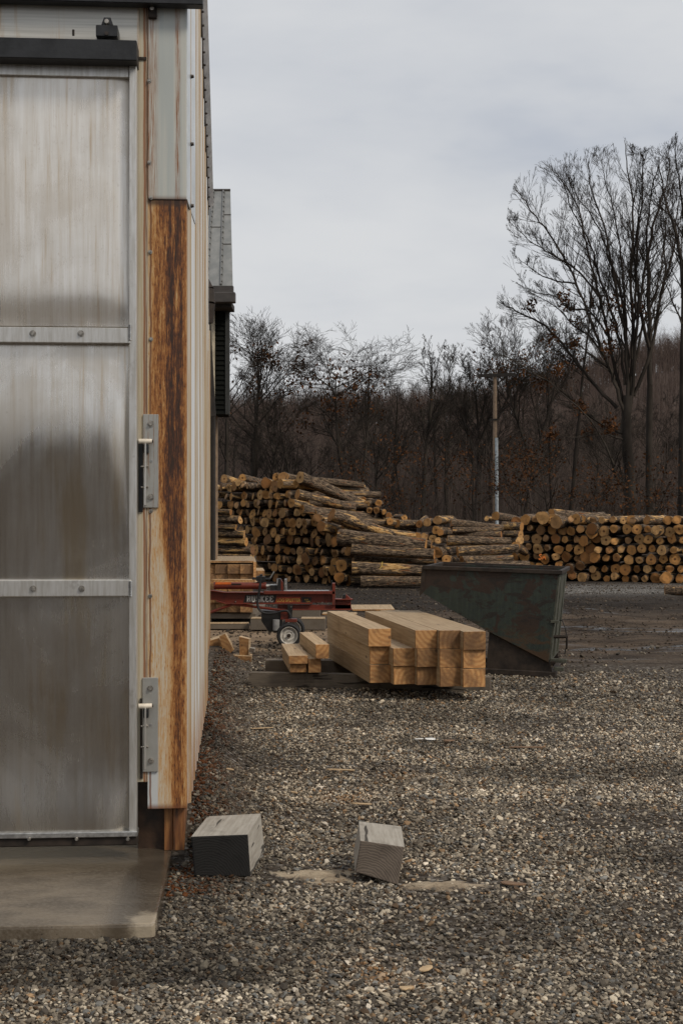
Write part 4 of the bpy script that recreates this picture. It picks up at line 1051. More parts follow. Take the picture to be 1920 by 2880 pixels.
# hydraulic cylinder
cy_ = (235+292)/2
C1 = MB().cyl((sx(68), 0, sz(cy_)), (sx(505), 0, sz(cy_)), 29*kS, 29*kS, 24).build('hydraulic_cylinder', M['red'], SPL, smooth=True)
for x in (66, 496): MB().cyl((sx(x), 0, sz(cy_)), (sx(x+14), 0, sz(cy_)), 32*kS, 32*kS, 24).build('collar', M['red'], C1, smooth=True)
MB().box(sx(80), sx(213), -.048, -.030, sz(251), sz(232)).build('decal', M['decal_orange'], C1)
MB().box(sx(218), sx(300), -.049, -.040, sz(252), sz(243)).build('decal', M['decal_black'], C1)
MB().cyl((sx(505), 0, sz(262)), (sx(600), 0, sz(262)), 13*kS, 13*kS, 14).build('piston_rod', M['steel'], SPL, smooth=True)
sbox(508, 532, 254, 268, -.05, -.03, 'tag', M['text_white'])
sbox(545, 600, 258, 300, -.05, .05, 'clevis', M['decal_black'])
# valve with lever
VL = sbox(425, 500, 183, 222, -.05, .05, 'valve', M['decal_black'])
for (x0, x1, y0, y1) in ((390, 428, 196, 212), (455, 478, 166, 186), (500, 545, 198, 213), (440, 470, 176, 190)): sbox(x0, x1, y0, y1, -.03, .02, 'valve_body', M['black_metal'], VL)
MB().tube([(sx(535), -.02, sz(215)), (sx(550), -.02, sz(188)), (sx(577), -.02, sz(142))], .008, 8).build('lever', M['steel'], VL, smooth=True)
# wedge and push plate
sprism([(597, 203), (634, 203), (634, 300), (600, 296)], -.07, .07, 'push_plate', M['decal_black'])
sprism([(600, 206), (612, 206), (606, 260), (600, 260)], -.076, -.071, 'scraped_edge', M['steel'])
sprism([(634, 208), (650, 230), (655, 302), (634, 300)], -.05, .05, 'wedge_base', M['red'])
sprism([(664, 205), (684, 205), (684, 305), (668, 305)], -.065, .065, 'wedge', M['steel'])
# hose
import bisect
def smooth_path(p, n=8):
    out = []
    for i in range(len(p)-1):
        p0 = Vector(p[max(0, i-1)]); p1 = Vector(p[i]); p2 = Vector(p[i+1]); p3 = Vector(p[min(len(p)-1, i+2)])
        for k in range(n):
            t = k/n; out.append(.5*((2*p1)+(p2-p0)*t+(2*p0-5*p1+4*p2-p3)*t*t+(3*p1-p0-3*p2+p3)*t**3))
    return out+[Vector(p[-1])]
MB().tube(smooth_path([(sx(x), -.13, sz(y)) for x, y in ((466, 195), (462, 250), (452, 320), (440, 390), (445, 440), (470, 475), (520, 492), (590, 488), (650, 472), (690, 472), (712, 500), (715, 530))]), .0155, 8).build('hose', M['hose'], SPL, smooth=True)
MB().tube([(sx(x), -.05, sz(y)) for x, y in ((-200, 560), (40, 488), (230, 418), (300, 425), (640, 470))], .018, 6).build('brace', M['red'], SPL)
MB().tube([(sx(x), .05, sz(y)) for x, y in ((40, 488), (230, 418))], .018, 6).build('brace', M['red'], SPL)
# tank, filter and fender
sprism([(470, 470), (640, 480), (640, 655), (530, 650), (470, 560)], -.06, .22, 'oil_tank', M['decal_black'])
MB().cyl((sx(597), -.11, sz(635)), (sx(597), -.11, sz(545)), .043, .043, 16).build('oil_filter', M['filter_grey'], SPL, smooth=True)
sprism([(634, 480), (700, 480), (700, 540), (634, 548)], -.09, .1, 'axle_bracket', M['red'])
sprism([(690, 425), (735, 425), (728, 535), (700, 535)], -.10, -.02, 'spindle_post', M['decal_black'])
for (x, y) in ((722, 438), (700, 488), (715, 520)): MB().cyl((sx(x), -.10, sz(y)), (sx(x), -.115, sz(y)), .010, .008, 8).build('bolt', M['bolt'], SPL)
sbox(672, 770, 540, 566, -.14, .02, 'fender', M['red'])
# wheels
def wheel(cx, cy, y0, Rt, Rr, wd):
    wt = empty('wheel', (sx(cx), y0, sz(cy))); wt.parent = SPL
    prof = [(Rr, 0), (Rr*1.06, -.012), ((Rr+Rt)/2, -.020), (Rt*.93, -.012), (Rt*.985, .008), (Rt, .025), (Rt, wd-.03), (Rt*.985, wd-.008), (Rt*.93, wd+.01), ((Rr+Rt)/2, wd+.02), (Rr, wd)]
    n = 48; vs = [(r_*math.cos(2*math.pi*i/n), y_, r_*math.sin(2*math.pi*i/n)) for r_, y_ in prof for i in range(n)]
    k = len(prof); fs = [(a*n+i, a*n+(i+1) % n, (a+1)*n+(i+1) % n, (a+1)*n+i) for a in range(k-1) for i in range(n)]
    mb = MB().add(vs, fs)
    for i in range(40):
        a = 2*math.pi*i/40; c, s = math.cos(a), math.sin(a)
        for (ya, yb_) in ((.012, .05), (.062, .10)):
            a1 = a+.05; 
            mb.hexa([(Rt*.99*c, ya, Rt*.99*s), (Rt*.99*math.cos(a1), ya, Rt*.99*math.sin(a1)), (Rt*.99*math.cos(a1), yb_, Rt*.99*math.sin(a1)), (Rt*.99*c, yb_, Rt*.99*s)]+[(q*1.018/.99, w2, t*1.018/.99) for q, w2, t in ((Rt*.99*c, ya, Rt*.99*s), (Rt*.99*math.cos(a1), ya, Rt*.99*math.sin(a1)), (Rt*.99*math.cos(a1), yb_, Rt*.99*math.sin(a1)), (Rt*.99*c, yb_, Rt*.99*s))])
    ty = mb.build('tyre', M['rubber'], wt, smooth=True)
    prof = [(Rr*1.0, -.004), (Rr*.97, -.014), (Rr*.93, -.012), (Rr*.90, .010), (Rr*.86, .030), (Rr*.70, .026), (Rr*.60, .012), (Rr*.48, .010), (Rr*.34, .022), (Rr*.26, .006), (.0001, .006)]
    vs = [(r_*math.cos(2*math.pi*i/n), y_, r_*math.sin(2*math.pi*i/n)) for r_, y_ in prof for i in range(n)]; k = len(prof)
    rim = MB().add(vs, [(a*n+i, a*n+(i+1) % n, (a+1)*n+(i+1) % n, (a+1)*n+i) for a in range(k-1) for i in range(n)]).build('rim', M['rim_white'], wt, smooth=True)
    MB().cyl((0, .004, 0), (0, -.02, 0), Rr*.22, Rr*.20, 16).cyl((0, -.02, 0), (0, -.028, 0), Rr*.10, Rr*.10, 6).build('hub', M['rusty'], wt)
    MB().cyl((-.035, -.0, -.03), (-.045, -.022, -.04), .005, .004, 6).build('valve_stem', M['decal_black'], wt)
    return wt
w1 = wheel(706, 674, -.22, 103*kS, 74*kS, .115)
w2 = wheel(722, 662, .50, 103*kS, 74*kS, .115)
MB().cyl((sx(706), -.12, sz(674)), (sx(722), .55, sz(664)), .02, .02, 10).build('axle', M['decal_black'], SPL)

# ================================================================ SECOND TIMBER STACK behind the splitter
dE = 21.6; rE = ['bottom', 'second', 'third', 'fourth', 'top']
kE = .3316/F*dE
for c in range(5):
    for r in range(5):
        x0 = 580+(-138+c*107)*.3316; 
        if c == 0: continue
        z1 = H-(1560+80*.3316-1440)/F*dE; hE = 82*kE
        zz0 = z1-(5-r)*hE
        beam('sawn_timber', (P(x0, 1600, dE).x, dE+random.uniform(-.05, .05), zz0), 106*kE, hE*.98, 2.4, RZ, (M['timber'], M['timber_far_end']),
             '%s timber from the left in the %s layer behind the log splitter' % (['first', 'second', 'third', 'fourth'][c-1], rE[r]), 'timbers stacked behind the log splitter')
z1 = H-(1560+75*.3316-1440)/F*dE
a = P(560, 1585, dE-.05)
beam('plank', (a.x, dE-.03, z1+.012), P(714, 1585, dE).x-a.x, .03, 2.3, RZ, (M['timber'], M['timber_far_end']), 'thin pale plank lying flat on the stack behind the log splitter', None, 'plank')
a = P(712, 1624, dE-.1); MBp = beam('plank', (a.x, dE-.08, a.z), .045, .235, 2.2, RZ, TM, 'pale plank on edge at the right end of the rear timber stack', None, 'plank')
pbox('sawn_timber', 716, 744, 1605, 1625, 712, 1600, 21.9, 23, 'short brown timber poking out right of the rear stack', group=None)
pbox('plank', 592, 718, 1630, 1637, 600, 1629, 21.3, 21.5, 'splintered pale board lying above the red hydraulic cylinder', group=None)
# dark beams on the ground between the splitter and the log piles
def gbeam(x0, x1, y0, y1, d, t, label, pale=True, name='old_beam'):
    a = P(x0, y1, d); b = P(x1, y0, d)
    e = empty(name, (a.x, d, a.z), R(random.uniform(-1, 1)))
    MB().box(0, b.x-a.x, 0, t, 0, b.z-a.z).build('body', M['timber_dark'], e, .006)
    if pale: MB().box(.01, b.x-a.x-.01, -.004, t-.01, b.z-a.z+.001, b.z-a.z+.012).build('sawn_face', M['timber'], e)
    return tag(e, label, 'beam', 'dark beams lying behind the log splitter')
gbeam(704, 754, 1741, 1772, 20.9, .3, 'short dark beam with pale top left of the splitter wheel')
gbeam(845, 915, 1741, 1772, 20.9, .3, 'dark beam with pale sawn top right of the splitter wheel')
gbeam(820, 900, 1711, 1738, 22.2, .3, 'dark beam end standing just under the red lower flange', False)
gbeam(480, 700, 1755, 1770, 21.15, .2, 'long dark bearer with pale edge under the rear timber stack')
gbeam(480, 720, 1725, 1740, 21.7, 2.2, 'blackish bearer directly carrying the rear timber stack', False)
pbox('plank', 990, 1110, 1714, 1718, 985, 1704, 25.1, 26.4, 'pale flat boards lying on the mud right of the splitter', group=None)
pbox('plank', 905, 1000, 1726, 1730, 910, 1722, 24.1, 24.5, 'pale narrow board behind the big timber stack', group=None)

# ================================================================ CHIPS AND SCRAPS
def chip(px, py, L_, w_, rz, mat, label, name='wood_chip', cat='wood chip', tilt=0.0):
    c = G(px, py, .03); n = 7; top = []; bot = []
    mb = MB(); half = L_/2
    prof = [(-half, .15), (-half*.8, .75), (-half*.3, 1), (half*.2, .85), (half*.7, .8), (half, .25)]
    up_ = [(x, w_/2*k+random.uniform(-.1, .1)*w_) for x, k in prof]; dn = [(x, -w_/2*k+random.uniform(-.1, .1)*w_) for x, k in reversed(prof)]
    mb.prism(up_+dn, 0, .006, 'z'); o = mb.build(name, mat, None, .001)
    o.location = (c.x, c.y, gz(c.x, c.y)+.016); o.rotation_euler = (random.uniform(-.05, .05), tilt, rz)
    return tag(o, label, cat)
def q4(x, y): return 500+x*.9056, 1900+y*.9056
def pxw(px, n): return n/F*(H*F/(px-1440))
for (x, y, lpx, wd, rz, mt, lab) in (
    (505, 290, 86, .028, -.15, 'chip', 'long pale wood splinter on gravel in front of the timber stack'),
    (570, 397, 62, .030, -.2, 'chip', 'narrow pale splinter beside the orange stained gravel'),
    (770, 890, 60, .032, .9, 'chip', 'pale slanting chip in the lower middle gravel'),
    (362, 360, 28, .028, -.9, 'chip', 'short tan chip pointing at the shed side'),
    (162, 327, 34, .03, -.8, 'chip', 'small tan sliver nearest the ribbed wall'),
    (1040, 637, 78, .055, -.35, 'chip_brown', 'broad brown bark chip right of the sawdust streak'),
    (1085, 215, 110, .035, .0, 'chip_brown', 'long thin brown stick half buried on the right'),
    (842, 198, 34, .05, .2, 'chip_brown', 'dark red brown chip next to the white scrap'),
    (708, 955, 40, .035, .2, 'chip', 'pale sliver in the lowest part of the gravel'),
    (262, 158, 70, .03, .35, 'chip', 'thin curved pale twig near the muddy spot by the wall'),
    (905, 70, 20, .07, .0, 'chip_brown', 'red brown clod near the right end of the bearer')):
    a, b = q4(x, y); chip(a, b, pxw(b, lpx*.92), wd, rz, M[mt], lab)
a, b = q4(783, 194); chip(a, b, pxw(b, 28), .09, 0, M['paper'], 'crumpled white paper scrap on the gravel', 'paper_scrap', 'paper')
a, b = q4(748, 194); chip(a, b, pxw(b, 26), .02, 0.2, M['paper'], 'thin white strip left of the paper scrap', 'paper_scrap', 'paper')
# ================================================================ LOGS
def log_proto(seed, aspect_cut=0.0, L_=2.6):
    rnd = random.Random(seed); n = 20; rings = 9
    harm = [(rnd.uniform(0, .07), rnd.uniform(0, 6.28), k) for k in (2, 3, 4, 5)]
    vs = []; bend = rnd.uniform(-.12, .12); taper = rnd.uniform(.78, .98); slant = rnd.uniform(-.35, .35); sl2 = rnd.uniform(-.25, .25)
    for j in range(rings+1):
        t = j/rings; x = L_*t; rr = (1-(1-taper)*t)*(1+.05*math.exp(-t*9)+rnd.uniform(-.02, .02))
        cy_, cz_ = bend*math.sin(t*math.pi), bend*.5*math.sin(t*math.pi)
        for i in range(n):
            a = 2*math.pi*i/n
            q = rr*(1+sum(A_*math.sin(k*a+p+t*.5) for A_, p, k in harm)+.05*mnoise.noise(Vector((math.cos(a)*1.5, math.sin(a)*1.5, t*7+seed))))
            Y_, Z_ = q*math.cos(a), q*math.sin(a)
            x_ = x+(slant*Y_*.10+sl2*Z_*.10 if j == 0 else 0)
            vs.append((x_, Y_+cy_, Z_+cz_))
    fs = [(j*n+i, (j+1)*n+i, (j+1)*n+(i+1) % n, j*n+(i+1) % n) for j in range(rings) for i in range(n)]
    me = bpy.data.meshes.new('log'); me.from_pydata(vs, [], fs+[tuple(rings*n+i for i in range(n))]); me.materials.append(M['bark']); me.materials.append(M['cut'])
    me.polygons.foreach_set('use_smooth', [True]*len(fs)+[False]); me.polygons[len(fs)].material_index = 1; me.update()
    # cut face : inset ring inside the bark, then the disc
    r0 = vs[:n]; r1 = [(x-.004, y*.965, z*.965) for x, y, z in r0]; r2 = [(x-.006, y*.5, z*.5) for x, y, z in r0]
    c = (sum(p[0] for p in r0)/n-.006, 0, 0)
    v2 = r0+r1+r2+[c]
    f2 = [(i, (i+1) % n, n+(i+1) % n, n+i) for i in range(n)]+[(n+i, n+(i+1) % n, 2*n+(i+1) % n, 2*n+i) for i in range(n)]+[(2*n+i, 2*n+(i+1) % n, 3*n) for i in range(n)]
    mc = bpy.data.meshes.new('cut_end'); mc.from_pydata(v2, [], f2); mc.materials.append(M['cut']); mc.materials.append(M['bark'])
    for k in range(n): mc.polygons[k].material_index = 1
    mc.update()
    return me, mc, L_
LP = [log_proto(s) for s in range(14)]
def place_log(p, axis_, r_, L_, label, group, k=None, roll=None):
    me, mc, l0 = LP[random.randrange(14) if k is None else k]
    o = bpy.data.objects.new('log', me); COL.objects.link(o)
    c = bpy.data.objects.new('cut_end', mc); COL.objects.link(c); c.parent = o
    q = Vector(axis_).to_track_quat('X', 'Z'); q = q @ Matrix.Rotation(random.uniform(0, 6.28) if roll is None else roll, 3, 'X').to_quaternion()
    o.rotation_mode = 'QUATERNION'; o.rotation_quaternion = q
    o.location = p; o.scale = (L_/l0, r_, r_*random.uniform(.9, 1.0))
    tag(o, label, 'log', group)
    return o
ORD = ['bottom', 'second', 'third', 'fourth', 'fifth', 'sixth', 'seventh', 'eighth', 'ninth', 'tenth', 'eleventh', 'twelfth', 'thirteenth']
def num(i):
    w_ = ['first', 'second', 'third', 'fourth', 'fifth', 'sixth', 'seventh', 'eighth', 'ninth', 'tenth', 'eleventh', 'twelfth', 'thirteenth', 'fourteenth', 'fifteenth', 'sixteenth', 'seventeenth', 'eighteenth', 'nineteenth', 'twentieth']
    return w_[i] if i < 20 else 'twenty-'+w_[i-20]
def interp(tab, s):
    if s <= tab[0][0]: return tab[0][1]
    for (a, b), (c, d) in zip(tab, tab[1:]):
        if s <= c: return b+(d-b)*(s-a)/(c-a)
    return tab[-1][1]
NL = 0; FL = []; FO = []
def face_pile(origin, sdir, smax, top, axis_, sp, hz, rr, pname, skip=None, axis_jit=.10, smin=0.0):
    global NL
    sdir = Vector((*sdir, 0)); k = 0; z = rr[0]+.02
    while z < 3.2:
        s = smin+(sp/2 if k % 2 else 0)+random.uniform(-.05, .05); i = 0
        while s < smax:
            zz0 = z+random.uniform(-.045, .045); tp = interp(top, s)
            r_ = random.choice([rr[0], rr[1], random.uniform(*rr)])*random.uniform(.92, 1.05)
            if random.random() < .08: r_ *= 1.25
            if zz0+r_ < tp+.05:
                p = Vector((origin[0], origin[1], 0))+sdir*s; px = 960+F*p.x/p.y; py = 1440-(zz0-H)*F/p.y
                if not (skip and skip(px, py)) and px < 1990:
                    ax = Vector(axis_)+Vector((random.uniform(-1, 1), random.uniform(-1, 1), random.uniform(-.5, .5)))*axis_jit
                    push = random.uniform(-.13, .13)
                    pp = p+Vector(axis_).normalized()*push; pp.z = zz0
                    size = 'broad' if r_ > (rr[0]+rr[1])/2 else 'small'
                    FL.append((r_/p.y, len(FL))); FO.append(place_log(pp, ax, r_, random.uniform(2.2, 2.9), '%s log end, %s from left in %s course of the %s' % (size, num(i), ORD[min(k, 12)], pname), 'logs of the '+pname))
                    NL += 1; i += 1
            s += sp*random.uniform(.86, 1.12)
        z += hz; k += 1
# A : the tall central pile, ends turned to the left
topA = [(-.2, 2.45), (0, 2.62), (.9, 2.62), (1.8, 2.60), (2.5, 2.68), (3.0, 2.66), (3.4, 2.25), (3.8, 2.05), (4.3, 1.72), (5.0, 1.42), (5.6, .95), (5.9, .7)]
face_pile((-3.25, 38.0), (.62, -.785), 5.75, topA, (.80, .60, -.03), .262, .232, (.082, .128), 'central log pile', skip=lambda x, y: (y > 1455 and x < 648+(y-1440)*.42) or (x > 1015 and y > 1530), axis_jit=.13, smin=-.15)
# C : right hand pile, ends almost towards us
topC = [(0, 1.62), (.6, 1.66), (1.0, 1.72), (2, 1.62), (3.4, 1.60), (4.4, 1.66), (6, 1.6)]
face_pile((4.52, 36.9), (.87, -.49), 5.2, topC, (.45, .87, -.01), .275, .238, (.088, .136), 'right hand log pile', skip=lambda x, y: (x < 1575 and y > 1618) or x > 1935, axis_jit=.10)
# hand placed logs  (end px, end depth) -> (far px, far depth)
def A_(x, y): return 580+x*.3954, 1300+y*.3954
def C_(x, y): return 1100+x*.523, 1380+y*.523
def hlog(e, f, de, df, dia, label, group=None, k=None):
    p, q = P(*e, de), P(*f, df); r_ = dia/F*de/2
    return place_log(p, q-p, r_, (q-p).length, label, group, k)
gA = 'logs lying on top of the central pile'
for (e, f, de, df, dia, lab) in (
    ((668, 108), (1110, 300), 35.2, 36.6, 34, 'big barked log sloping down to the right from the top of the central pile'),
    ((640, 150), (1050, 262), 35.4, 37.6, 22, 'slim log tucked behind the big sloping one'),
    ((648, 228), (1050, 330), 34.9, 35.9, 28, 'orange patched log directly under the big sloping log'),
    ((605, 290), (900, 345), 34.6, 35.9, 26, 'grey log third from the top of the central slope'),
    ((548, 108), (700, 150), 35.8, 37.3, 32, 'topmost log on the crest of the central pile'),
    ((500, 105), (620, 150), 36.0, 37.5, 24, 'log just left of the crest of the central pile'),
    ((425, 148), (560, 185), 36.4, 37.8, 30, 'round log left of the crest with dark sides'),
    ((128, 118), (330, 175), 38.0, 39.0, 25, 'leftmost top log of the central pile'),
    ((258, 112), (420, 150), 37.4, 39.0, 22, 'second top log from the left on the central pile'),
    ((228, 145), (400, 200), 37.2, 38.2, 20, 'slim log under the two top left ones'),
    ((890, 375), (1300, 520), 33.9, 34.6, 40, 'hollow log lying diagonally across the right shoulder of the central pile'),
    ((680, 335), (1290, 410), 34.7, 36.5, 26, 'long grey log under the shoulder of the central pile'),
    ((790, 395), (860, 410), 34.2, 35.8, 24, 'short log below the hollow one'),
    ((815, 455), (1060, 500), 33.9, 35.0, 30, 'orange barked log below the hollow diagonal log'),
    ((945, 535), (1560, 595), 33.4, 33.0, 46, 'large log with a wide pale end facing left at mid height'),
    ((965, 470), (1480, 525), 34.2, 34.8, 24, 'log with bright top edge above the wide ended one'),
    ((1140, 295), (1240, 290), 36.2, 37.2, 17, 'small log top right of the central slope'),
    ((1225, 288), (1130, 275), 36.0, 37.6, 18, 'pale log whose end faces right at the top of the slope'),
    ((1160, 342), (1100, 330), 36.0, 38.0, 17, 'small end left of two under the slope'),
    ((1210, 342), (1150, 330), 35.9, 38.0, 17, 'small end right of two under the slope'),
    ((1265, 355), (1200, 340), 35.7, 38.0, 15, 'tiny orange end stepping down the slope'),
    ((1298, 380), (1220, 360), 35.5, 37.5, 18, 'round orange end at the foot of the slope'),
    ((1305, 420), (1200, 395), 35.2, 37.5, 20, 'round end below the foot of the slope'),
    ((1120, 262), (1040, 250), 36.6, 38.5, 13, 'small end peeping over the big sloping log')):
    hlog(A_(*e), A_(*f), de, df, dia, lab, gA)
gR = 'long logs lying right of the central pile'
for (e, f, de, df, dia, lab) in (
    ((1030, 622), (1620, 655), 33.2, 32.8, 34, 'peeled yellow log lying flat right of the central pile'),
    ((1060, 690), (1620, 700), 33.5, 33.4, 24, 'dark barked log below the peeled yellow one'),
    ((1035, 755), (1640, 775), 32.9, 32.9, 42, 'thick log with a round end and yellow chalk mark'),
    ((1098, 850), (1640, 850), 32.7, 32.7, 32, 'lowest log lying on the mud right of the central pile'),
    ((960, 735), (1040, 745), 33.3, 35.0, 34, 'log end left of the thick chalk marked log'),
    ((945, 820), (1060, 830), 33.1, 35.0, 30, 'log end at the ground left of the lowest log')):
    hlog(A_(*e), A_(*f), de, df, dia, lab, gR)
gD = 'logs stacked lengthwise behind the barn posts'
for i, (y, xr, dia, lab) in enumerate(((355, 175, 18, 'top short log of the stack behind the barn posts'), (412, 242, 24, 'grey log second from the top behind the barn posts'), (462, 212, 18, 'dark knotty log third from the top behind the barn posts'),
    (512, 270, 24, 'log fourth from the top behind the barn posts'), (568, 285, 25, 'bright yellow log in the middle of the stack behind the barn posts'), (628, 330, 26, 'log second from the bottom behind the barn posts'), (678, 326, 28, 'tapering lowest log behind the barn posts'))):
    hlog(A_(xr, y), A_(xr-420, y-8), 31.5, 31.9, dia, lab, gD)
gB = 'logs of the middle pile between the two big ones'
for (e, f, de, df, dia, lab) in (
    ((30, 178), (150, 180), 35.5, 36.0, 24, 'short log at the left top of the middle pile'),
    ((150, 180), (185, 150), 35.4, 36.5, 20, 'slanting split log beside the short one'),
    ((192, 172), (290, 165), 35.3, 36.5, 24, 'log with a pale end at the top left of the middle pile'),
    ((248, 160), (330, 155), 35.2, 36.6, 26, 'uppermost log end of the middle pile'),
    ((320, 175), (600, 205), 35.1, 35.2, 26, 'long log with ragged bark along the top of the middle pile'),
    ((328, 213), (590, 210), 34.9, 35.1, 20, 'long slim log second from the top of the middle pile'),
    ((240, 212), (300, 215), 35.0, 36.5, 24, 'left log end of the second layer of the middle pile'),
    ((262, 224), (330, 226), 34.8, 36.5, 20, 'small log end in front of the second layer'),
    ((590, 235), (340, 240), 34.8, 35.1, 20, 'crooked log lying right to left in the middle pile'),
    ((300, 268), (640, 275), 34.6, 34.8, 28, 'dark log in the third layer of the middle pile'),
    ((355, 328), (680, 310), 34.3, 34.6, 34, 'thick log with notched bark in the fourth layer of the middle pile'),
    ((245, 332), (350, 320), 34.3, 36.0, 32, 'round pale end left of the thick notched log'),
    ((215, 320), (300, 310), 34.6, 36.0, 26, 'end half hidden left of the round pale end'),
    ((378, 372), (650, 365), 34.0, 34.4, 24, 'light topped log just above the hopper'),
    ((400, 405), (740, 400), 33.8, 34.1, 26, 'lowest visible log above the hopper rim'),
    ((295, 370), (370, 380), 34.0, 36.0, 26, 'log end left of the light topped log'),
    ((220, 380), (300, 385), 34.0, 36.0, 22, 'log end nearest the hopper corner'),
    ((140, 245), (200, 240), 35.0, 36.6, 22, 'left end in the third layer of the middle pile'),
    ((175, 250), (240, 240), 35.0, 36.6, 22, 'second end in the third layer of the middle pile'),
    ((222, 258), (290, 250), 34.9, 36.6, 22, 'third end in the third layer of the middle pile'),
    ((250, 268), (310, 262), 34.8, 36.6, 18, 'small end beside the dark third layer log'),
    ((0, 270), (215, 290), 34.2, 34.0, 24, 'long log reaching into the middle pile from the left'),
    ((700, 195), (600, 188), 35.6, 35.9, 26, 'dark sided log bridging the middle and right hand piles'),
    ((695, 235), (610, 232), 35.4, 35.8, 22, 'dark log below the one bridging the two piles'),
    ((668, 300), (720, 330), 35.2, 36.6, 26, 'low log end between the middle and right hand piles'),
    ((690, 268), (640, 262), 35.3, 36.0, 24, 'third dark log in the gap between the two piles'),
    ((70, 145), (20, 140), 36.2, 37.8, 16, 'small orange end above the left top of the middle pile'),
    ((-60, 148), (10, 150), 36.4, 37.8, 14, 'short stub left above the middle pile')):
    hlog(C_(*e), C_(*f), de, df, dia, lab, gB)
gT = 'logs lying on top of the right hand pile'
for (e, f, de, df, dia, lab) in (
    ((560, 136), (665, 150), 36.8, 38.0, 24, 'pale ended log at the foot of the utility pole'),
    ((512, 150), (560, 150), 37.0, 38.2, 14, 'small log end left of the pole foot'),
    ((812, 145), (870, 150), 36.3, 38.0, 38, 'large cracked log end on top of the right hand pile'),
    ((858, 125), (1165, 150), 36.5, 37.6, 30, 'topmost long log of the right hand pile'),
    ((885, 170), (1000, 175), 36.0, 37.6, 36, 'heart shaped log end on top of the right hand pile'),
    ((990, 152), (1180, 165), 36.0, 37.4, 30, 'log ending in front of the topmost long one'),
    ((1075, 205), (1225, 175), 35.7, 36.9, 34, 'dark faced log with a grey side in the right hand pile'),
    ((1288, 160), (1360, 158), 35.6, 37.0, 30, 'round pale end right of the grey sided log'),
    ((1372, 158), (1600, 180), 35.2, 35.8, 28, 'long log running out of view at the top right'),
    ((1418, 212), (1580, 235), 34.9, 36.0, 26, 'second long log running out of view at the right')):
    hlog(C_(*e), C_(*f), de, df, dia, lab, gT)
hlog((1868, 1660), (1990, 1664), 29.5, 29.3, 33, 'single log lying on the gravel at the right edge in front of the pile')
print('face logs', NL)
# past 300 logs the smallest looking ones become one heap
FL.sort(reverse=True); KEEP = 226
V0 = []; F0 = []; MI = []; nv = 0
for _, i in FL[KEEP:]:
    o = FO[i]; c = o.children[0]; bpy.context.view_layer.update()
    for ob in (o, c):
        mw = o.matrix_basis; me = ob.data
        V0 += [tuple(mw @ v.co) for v in me.vertices]
        for pg_ in me.polygons:
            F0.append(tuple(nv+k for k in pg_.vertices)); MI.append((0 if me.materials[pg_.material_index] == M['bark'] else 1))
        nv += len(me.vertices)
    bpy.data.objects.remove(c); bpy.data.objects.remove(o)
if V0:
    me = bpy.data.meshes.new('log_heap'); me.from_pydata(V0, [], F0); me.materials.append(M['bark']); me.materials.append(M['cut_heap'])
    me.polygons.foreach_set('material_index', MI); ob = bpy.data.objects.new('log_heap', me); COL.objects.link(ob)
    tag(ob, 'smallest log ends filling the gaps of both big piles', 'logs', None, 'stuff')
# orange paint letters on one cut end and a yellow chalk mark
def mark(px, py, d, strokes, mat, name, label):
    mb = MB()
    for s in strokes:
        for a, b in zip(s, s[1:]): mb.cyl(P(px+a[0], py+a[1], d), P(px+b[0], py+b[1], d), .012, .012, 5)
    return mb
mk = simple('orange_paint', (.75, .22, .04), .6)
sm = mark(1518, 1567, 35.9, [[(4, -7), (0, -8), (-3, -5), (2, 0), (3, 4), (-2, 7), (-5, 4)], [(6, 7), (7, -3), (10, 3), (12, -4), (15, 7)]], mk, 'm', '')
o = sm.build('paint_mark', mk); tag(o, 'orange SM painted on a log end in the right hand pile', 'paint mark')
sm = mark(1071, 1590, 32.45, [[(4, -10), (2, -4), (4, 0), (-1, 6), (-3, 9)]], mk, 'm', '')
o = sm.build('paint_mark', simple('yellow_chalk', (.7, .5, .12), .7)); tag(o, 'yellow squiggle marked on the side of a thick log', 'paint mark')

# ================================================================ UTILITY POLE
dP = 66.0
UP = empty('utility_pole', (P(1392, 1440, dP).x, dP, 0)); tag(UP, 'brown wooden utility pole with crossarm and pale conduit behind the logs', 'utility pole')
bx_ = UP.location.x
def pl(px, py): p = P(px, py, dP); return (p.x-bx_, 0, p.z)
MB().cyl((-.02, 0, -.3), (pl(1391, 1050)[0], 0, pl(1391, 1050)[2]), .115, .085, 12).build('pole', M['polewood'], UP, smooth=True)
x0, _, z0 = pl(1342, 1056); x1 = pl(1447, 1056)[0]
MB().hexa([(x0, -.16, z0-.10), (x1, -.16, z0-.04), (x1, -.06, z0-.04), (x0, -.06, z0-.10), (x0, -.16, z0+.05), (x1, -.16, z0+.11), (x1, -.06, z0+.11), (x0, -.06, z0+.05)]).build('crossarm', M['dark_brown'], UP)
MB().tube([pl(1368, 1060), pl(1391, 1085), pl(1420, 1060)], .025, 5).build('brace', M['dark_brown'], UP)
MB().cyl((.07, -.13, -.2), (.04, -.12, pl(1394, 1232)[2]), .085, .075, 10).build('conduit', M['conduit'], UP, smooth=True)
MB().box(pl(1375, 1)[0], pl(1400, 1)[0], -.14, -.08, pl(1, 1183)[2], pl(1, 1178)[2]).build('bracket', M['dark_brown'], UP)

